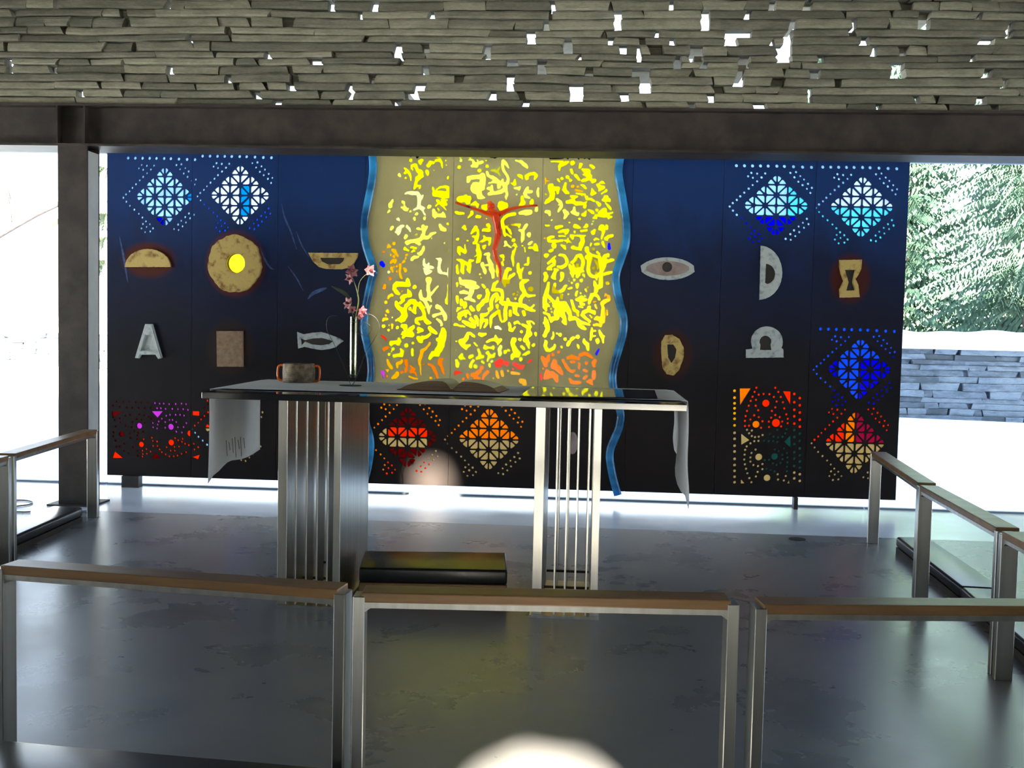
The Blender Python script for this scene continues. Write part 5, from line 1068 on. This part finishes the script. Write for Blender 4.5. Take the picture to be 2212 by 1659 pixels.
# ---- kneelers
def kneeler(quad, z, label, cat='kneeler', group='long black kneelers along the altar rail'):
    c = sum((Vector((*q, 0)) for q in quad), Vector((0, 0, 0)))/4
    root = empty('kneeler', c, label, cat, group)
    ins = [((q[0]-c.x)*.985+c.x, (q[1]-c.y)*.992+c.y) for q in quad]
    bm = bmesh.new(); prism(bm, ins, 0, .035); meshob('plinth', bm, M['rust_steel'], parent=root)
    bm = bmesh.new(); prism(bm, quad, .036, z)
    bmesh.ops.recalc_face_normals(bm, faces=bm.faces); bmesh.ops.bevel(bm, geom=bm.edges[:], offset=.016, segments=4, affect='EDGES', profile=.5, clamp_overlap=True)
    meshob('cushion', bm, M['leather'], parent=root, smooth=50)
    return root
kneeler([(1.985, 6.90), (2.19, 6.93), (2.165, 5.585), (1.945, 5.60)], .10, 'long low leather kneeler outside the far right rail section')
kneeler([(1.943, 5.59), (2.163, 5.575), (2.10, 4.15), (1.85, 4.17)], .10, 'low leather kneeler outside the second rail section on the right')
kneeler([(-3.335, 6.96), (-3.55, 6.98), (-3.43, 4.95), (-3.205, 4.93)], .10, 'long low leather kneeler outside the left rail, catching bright window light')
a, b_ = uz(18, 1597, .10), uz(750, 1659, .10); d = (b_-a).normalized(); n_ = Vector((d.y, -d.x, 0))
p = [a-d*.02, b_+d*.02, b_+d*.02+n_*.30, a-d*.02+n_*.30]
kneeler([(v.x, v.y) for v in p], .10, 'black leather kneeler along the front left rail section, at the bottom left corner')
# low bench between the altar supports
bench = empty('kneeling_bench', (-.75, 5.4, 0), 'low kneeling bench with a black leather pad on a wooden box, between the altar supports', 'kneeling bench')
f0, f1, b1, b0_ = uz(776, 1226, .19), uz(1096, 1232, .19), uz(1093, 1193, .19), uz(786, 1189, .19)
q = [(f0.x, f0.y), (f1.x, f1.y), (b1.x, b1.y), (b0_.x, b0_.y)]
bm = bmesh.new(); prism(bm, q, 0, .115); bevel(bm, .003, 1); meshob('wooden_box', bm, M['wood'], parent=bench)
bm = bmesh.new(); prism(bm, q, .116, .19); bmesh.ops.recalc_face_normals(bm, faces=bm.faces); bmesh.ops.bevel(bm, geom=bm.edges[:], offset=.012, segments=3, affect='EDGES', profile=.5)
meshob('leather_pad', bm, M['leather'], parent=bench, smooth=50)

# ---- loop of cable on the pale floor at the left
c0 = [uz(*p, .006) for p in ((-14, 1084), (20, 1081), (50, 1080.5), (66, 1083), (70, 1086), (62, 1090), (40, 1093), (15, 1096), (-10, 1099))]
bm = bmesh.new(); tube(bm, spline(c0, 6), .005, 6)
meshob('cable_loop', bm, M['cable'], smooth=True, label='thin dark cable lying in a loop on the pale floor by the left window', cat='cable')
c1 = [uz(*p, .006) for p in ((-14, 1104), (20, 1105), (50, 1106), (66, 1105.5))]
bm = bmesh.new(); tube(bm, spline(c1, 6), .005, 6)
meshob('cable_end', bm, M['cable'], smooth=True, label='straight end of dark cable on the floor, nearer than the cable loop', cat='cable')
# small floor socket lid near the far right rail, and a dark scuff of the polished floor
fs_ = uz(1722, 1165, .001)
bm = bmesh.new(); lathe(bm, [(.001, 0), (.055, 0), (.055, .004), (.001, .005)], fs_, 24); meshob('floor_socket_lid', bm, M['rust_steel'], label='small round dark lid set in the concrete floor right of the altar', cat='floor lid')
# ------------------------------------------------------------------ outdoors
R = random.Random(11)
bm = bmesh.new(); n, mm = 90, 70
X0_, X1_, Y0_, Y1_ = -60, 60, -40, 80
def sh(x, y):
    h = -.12+.05*math.sin(x*.55+y*.3)+.04*math.sin(y*.9-x*.2)
    if -7 < x < 7 and y < 9.5: h = -.25
    if y > 24: h += (y-24)*.06
    if x < -6 and y > 12: h += min(1.2, (y-12)*.05)*min(1, (-6-x)/4)
    return h
g_ = [[bm.verts.new((X0_+(X1_-X0_)*i/n, Y0_+(Y1_-Y0_)*j/mm, sh(X0_+(X1_-X0_)*i/n, Y0_+(Y1_-Y0_)*j/mm))) for i in range(n+1)] for j in range(mm+1)]
for j in range(mm):
    for i in range(n): bm.faces.new((g_[j][i], g_[j][i+1], g_[j+1][i+1], g_[j+1][i]))
meshob('snow_ground', bm, M['snow'], smooth=True, kind='structure')

def garden_wall(x0, x1, y, seed, label, hz=1.08, lmin=.35, lmax=1.0):
    root = empty('garden_wall', ((x0+x1)/2, y, 0), label, 'stone wall')
    bm = bmesh.new(); zt_ = stones(bm, x0, x1, -.25, hz, y, .35, (.075, .14), lmin, lmax, (), core=(.09, 0), skew=.05, jit=.045, seed=seed)
    meshob('stonework', bm, M['slate_out'], parent=root)
    bm = bmesh.new(); nx, ny = int((x1-x0)/.12), 8; top = []
    rr = random.Random(seed+1); ph = [rr.uniform(0, 6) for _ in range(4)]
    for i in range(nx+1):
        x = x0-.03+(x1-x0+.06)*i/nx; row = []
        for j in range(ny+1):
            a_ = PI*j/ny; wv = .02*math.sin(x*3.1+ph[0])+.015*math.sin(x*7.3+ph[1])
            row.append(bm.verts.new((x, y+.17-(.27+wv)*math.cos(a_), zt_-.02+(.33+wv+.03*math.sin(x*1.7+ph[2]))*math.sin(a_)**.45)))
        top.append(row)
    for a_, b_ in zip(top, top[1:]):
        for j in range(ny): bm.faces.new((a_[j], a_[j+1], b_[j+1], b_[j]))
        bm.faces.new((a_[0], b_[0], b_[ny], a_[ny]))
    bm.faces.new(top[0][::-1]); bm.faces.new(top[-1])
    meshob('snow_cap', bm, M['snow'], parent=root, smooth=60)
garden_wall(4.2, 11.5, 18.9, 21, 'low grey dry stone garden wall capped with thick snow, seen through the right window')
garden_wall(-17, -8.6, 20.5, 33, 'snowy stone wall in the glare beyond the left window', .95)

def spruce(x, y, H, seed, mt, label, group, spread=.20, dens=1.0, z=0.0, low=.06, trunk=.13):
    rr = random.Random(seed); root = empty('spruce_tree', (x, y, z), label, 'tree', group)
    bm = bmesh.new(); tube(bm, [(x, y, z-.2), (x+.02, y, z+H*.5), (x, y, z+H)], [trunk, trunk*.65, .02], 10); meshob('trunk', bm, M['bark'], parent=root, smooth=True)
    bm = bmesh.new(); lv = int(H/.22*dens)
    for i in range(lv):
        t = low+(1-low)*i/lv; zz = z+H*t; L = H*spread*(1-t)**.8+.15
        for k in range(rr.randint(6, 9)):
            a_ = rr.uniform(0, 2*PI); l = L*rr.uniform(.65, 1.15); dr = rr.uniform(.25, .5)
            d = Vector((math.cos(a_), math.sin(a_), 0)); s_ = Vector((-d.y, d.x, 0)); steps = max(4, int(l/.11))
            for q in range(1, steps+1):
                u = q/steps; c = Vector((x, y, zz))+d*(l*u)+Vector((0, 0, -dr*l*u*u+.12*l*u))
                for w in (-1, 1):
                    ll = (.20*(1-u)+.09)*rr.uniform(.7, 1.3); tip = c+s_*w*ll*.75+d*ll*.45+Vector((0, 0, -ll*rr.uniform(.5, 1.3)))
                    v0 = bm.verts.new(c+d*.03); v1 = bm.verts.new(c-d*.03+Vector((0, 0, -.04))); v2 = bm.verts.new(tip+Vector((rr.uniform(-.03, .03), 0, -.03))); v3 = bm.verts.new((c+tip)/2+d*.05)
                    bm.faces.new((v0, v3, v2, v1))
    meshob('foliage', bm, mt, parent=root)
for i, (x, y, H, w) in enumerate([(7.35, 26, 11, .15), (9.7, 24.5, 10.5, .36), (13.6, 27.5, 11, .26), (6.2, 31, 10, .14), (9.6, 33, 12, .18), (13.9, 32, 11, .18)]):
    spruce(x, y, H, 50+i, M['needles'], ('slender spruce with bluish trunk behind the snow-capped wall', 'broad dense spruce filling the right window', 'dark spruce at the right edge of the window', 'thin spruce beside the right end of the screen, farther back', 'tall spruce deep in the wood behind the broad one', 'distant spruce at the far right')[i], 'spruces behind the garden wall', w, 1.0, trunk=.14, low=.02)
for i, (x, y) in enumerate([(8.2, 38), (11.2, 41), (14.6, 39), (17.5, 43)]):
    spruce(x, y, 11+i % 2, 70+i, M['needles'], 'distant hazy spruce deep in the wood on the right', 'distant spruces in the wood', .26, .6, trunk=.16, z=(y-24)*.06)
for i, (x, y, H) in enumerate([(-9.7, 25, 10), (-12.3, 27, 11)]):
    spruce(x, y, H, 80+i, M['needles_pale'], ('sunlit thin pine beyond the left window', 'second pale pine farther left in the glare')[i], 'pines beyond the left window', .13, .28, low=.25, trunk=.10)
# bare branch reaching across the left window
bm = bmesh.new(); pts = [uy(*p, 22) for p in ((-60, 540), (0, 505), (45, 480), (80, 462), (122, 443), (150, 430))]
tube(bm, spline(pts, 5), [.10*(1-k/40) for k in range(26)], 7)
for (a_, c_) in (((60, 473), (75, 455)), ((100, 452), (118, 435)), ((30, 488), (28, 465)), ((20, 440), (5, 380)), ((24, 480), (22, 430)), ((22, 430), (8, 370))):
    tube(bm, [uy(*a_, 22), uy(*c_, 22)], [.02, .006], 5)
o1 = meshob('bare_branch', bm, M['bark_dark'], smooth=True, label='bare slanting branch outside the left window', cat='branch')
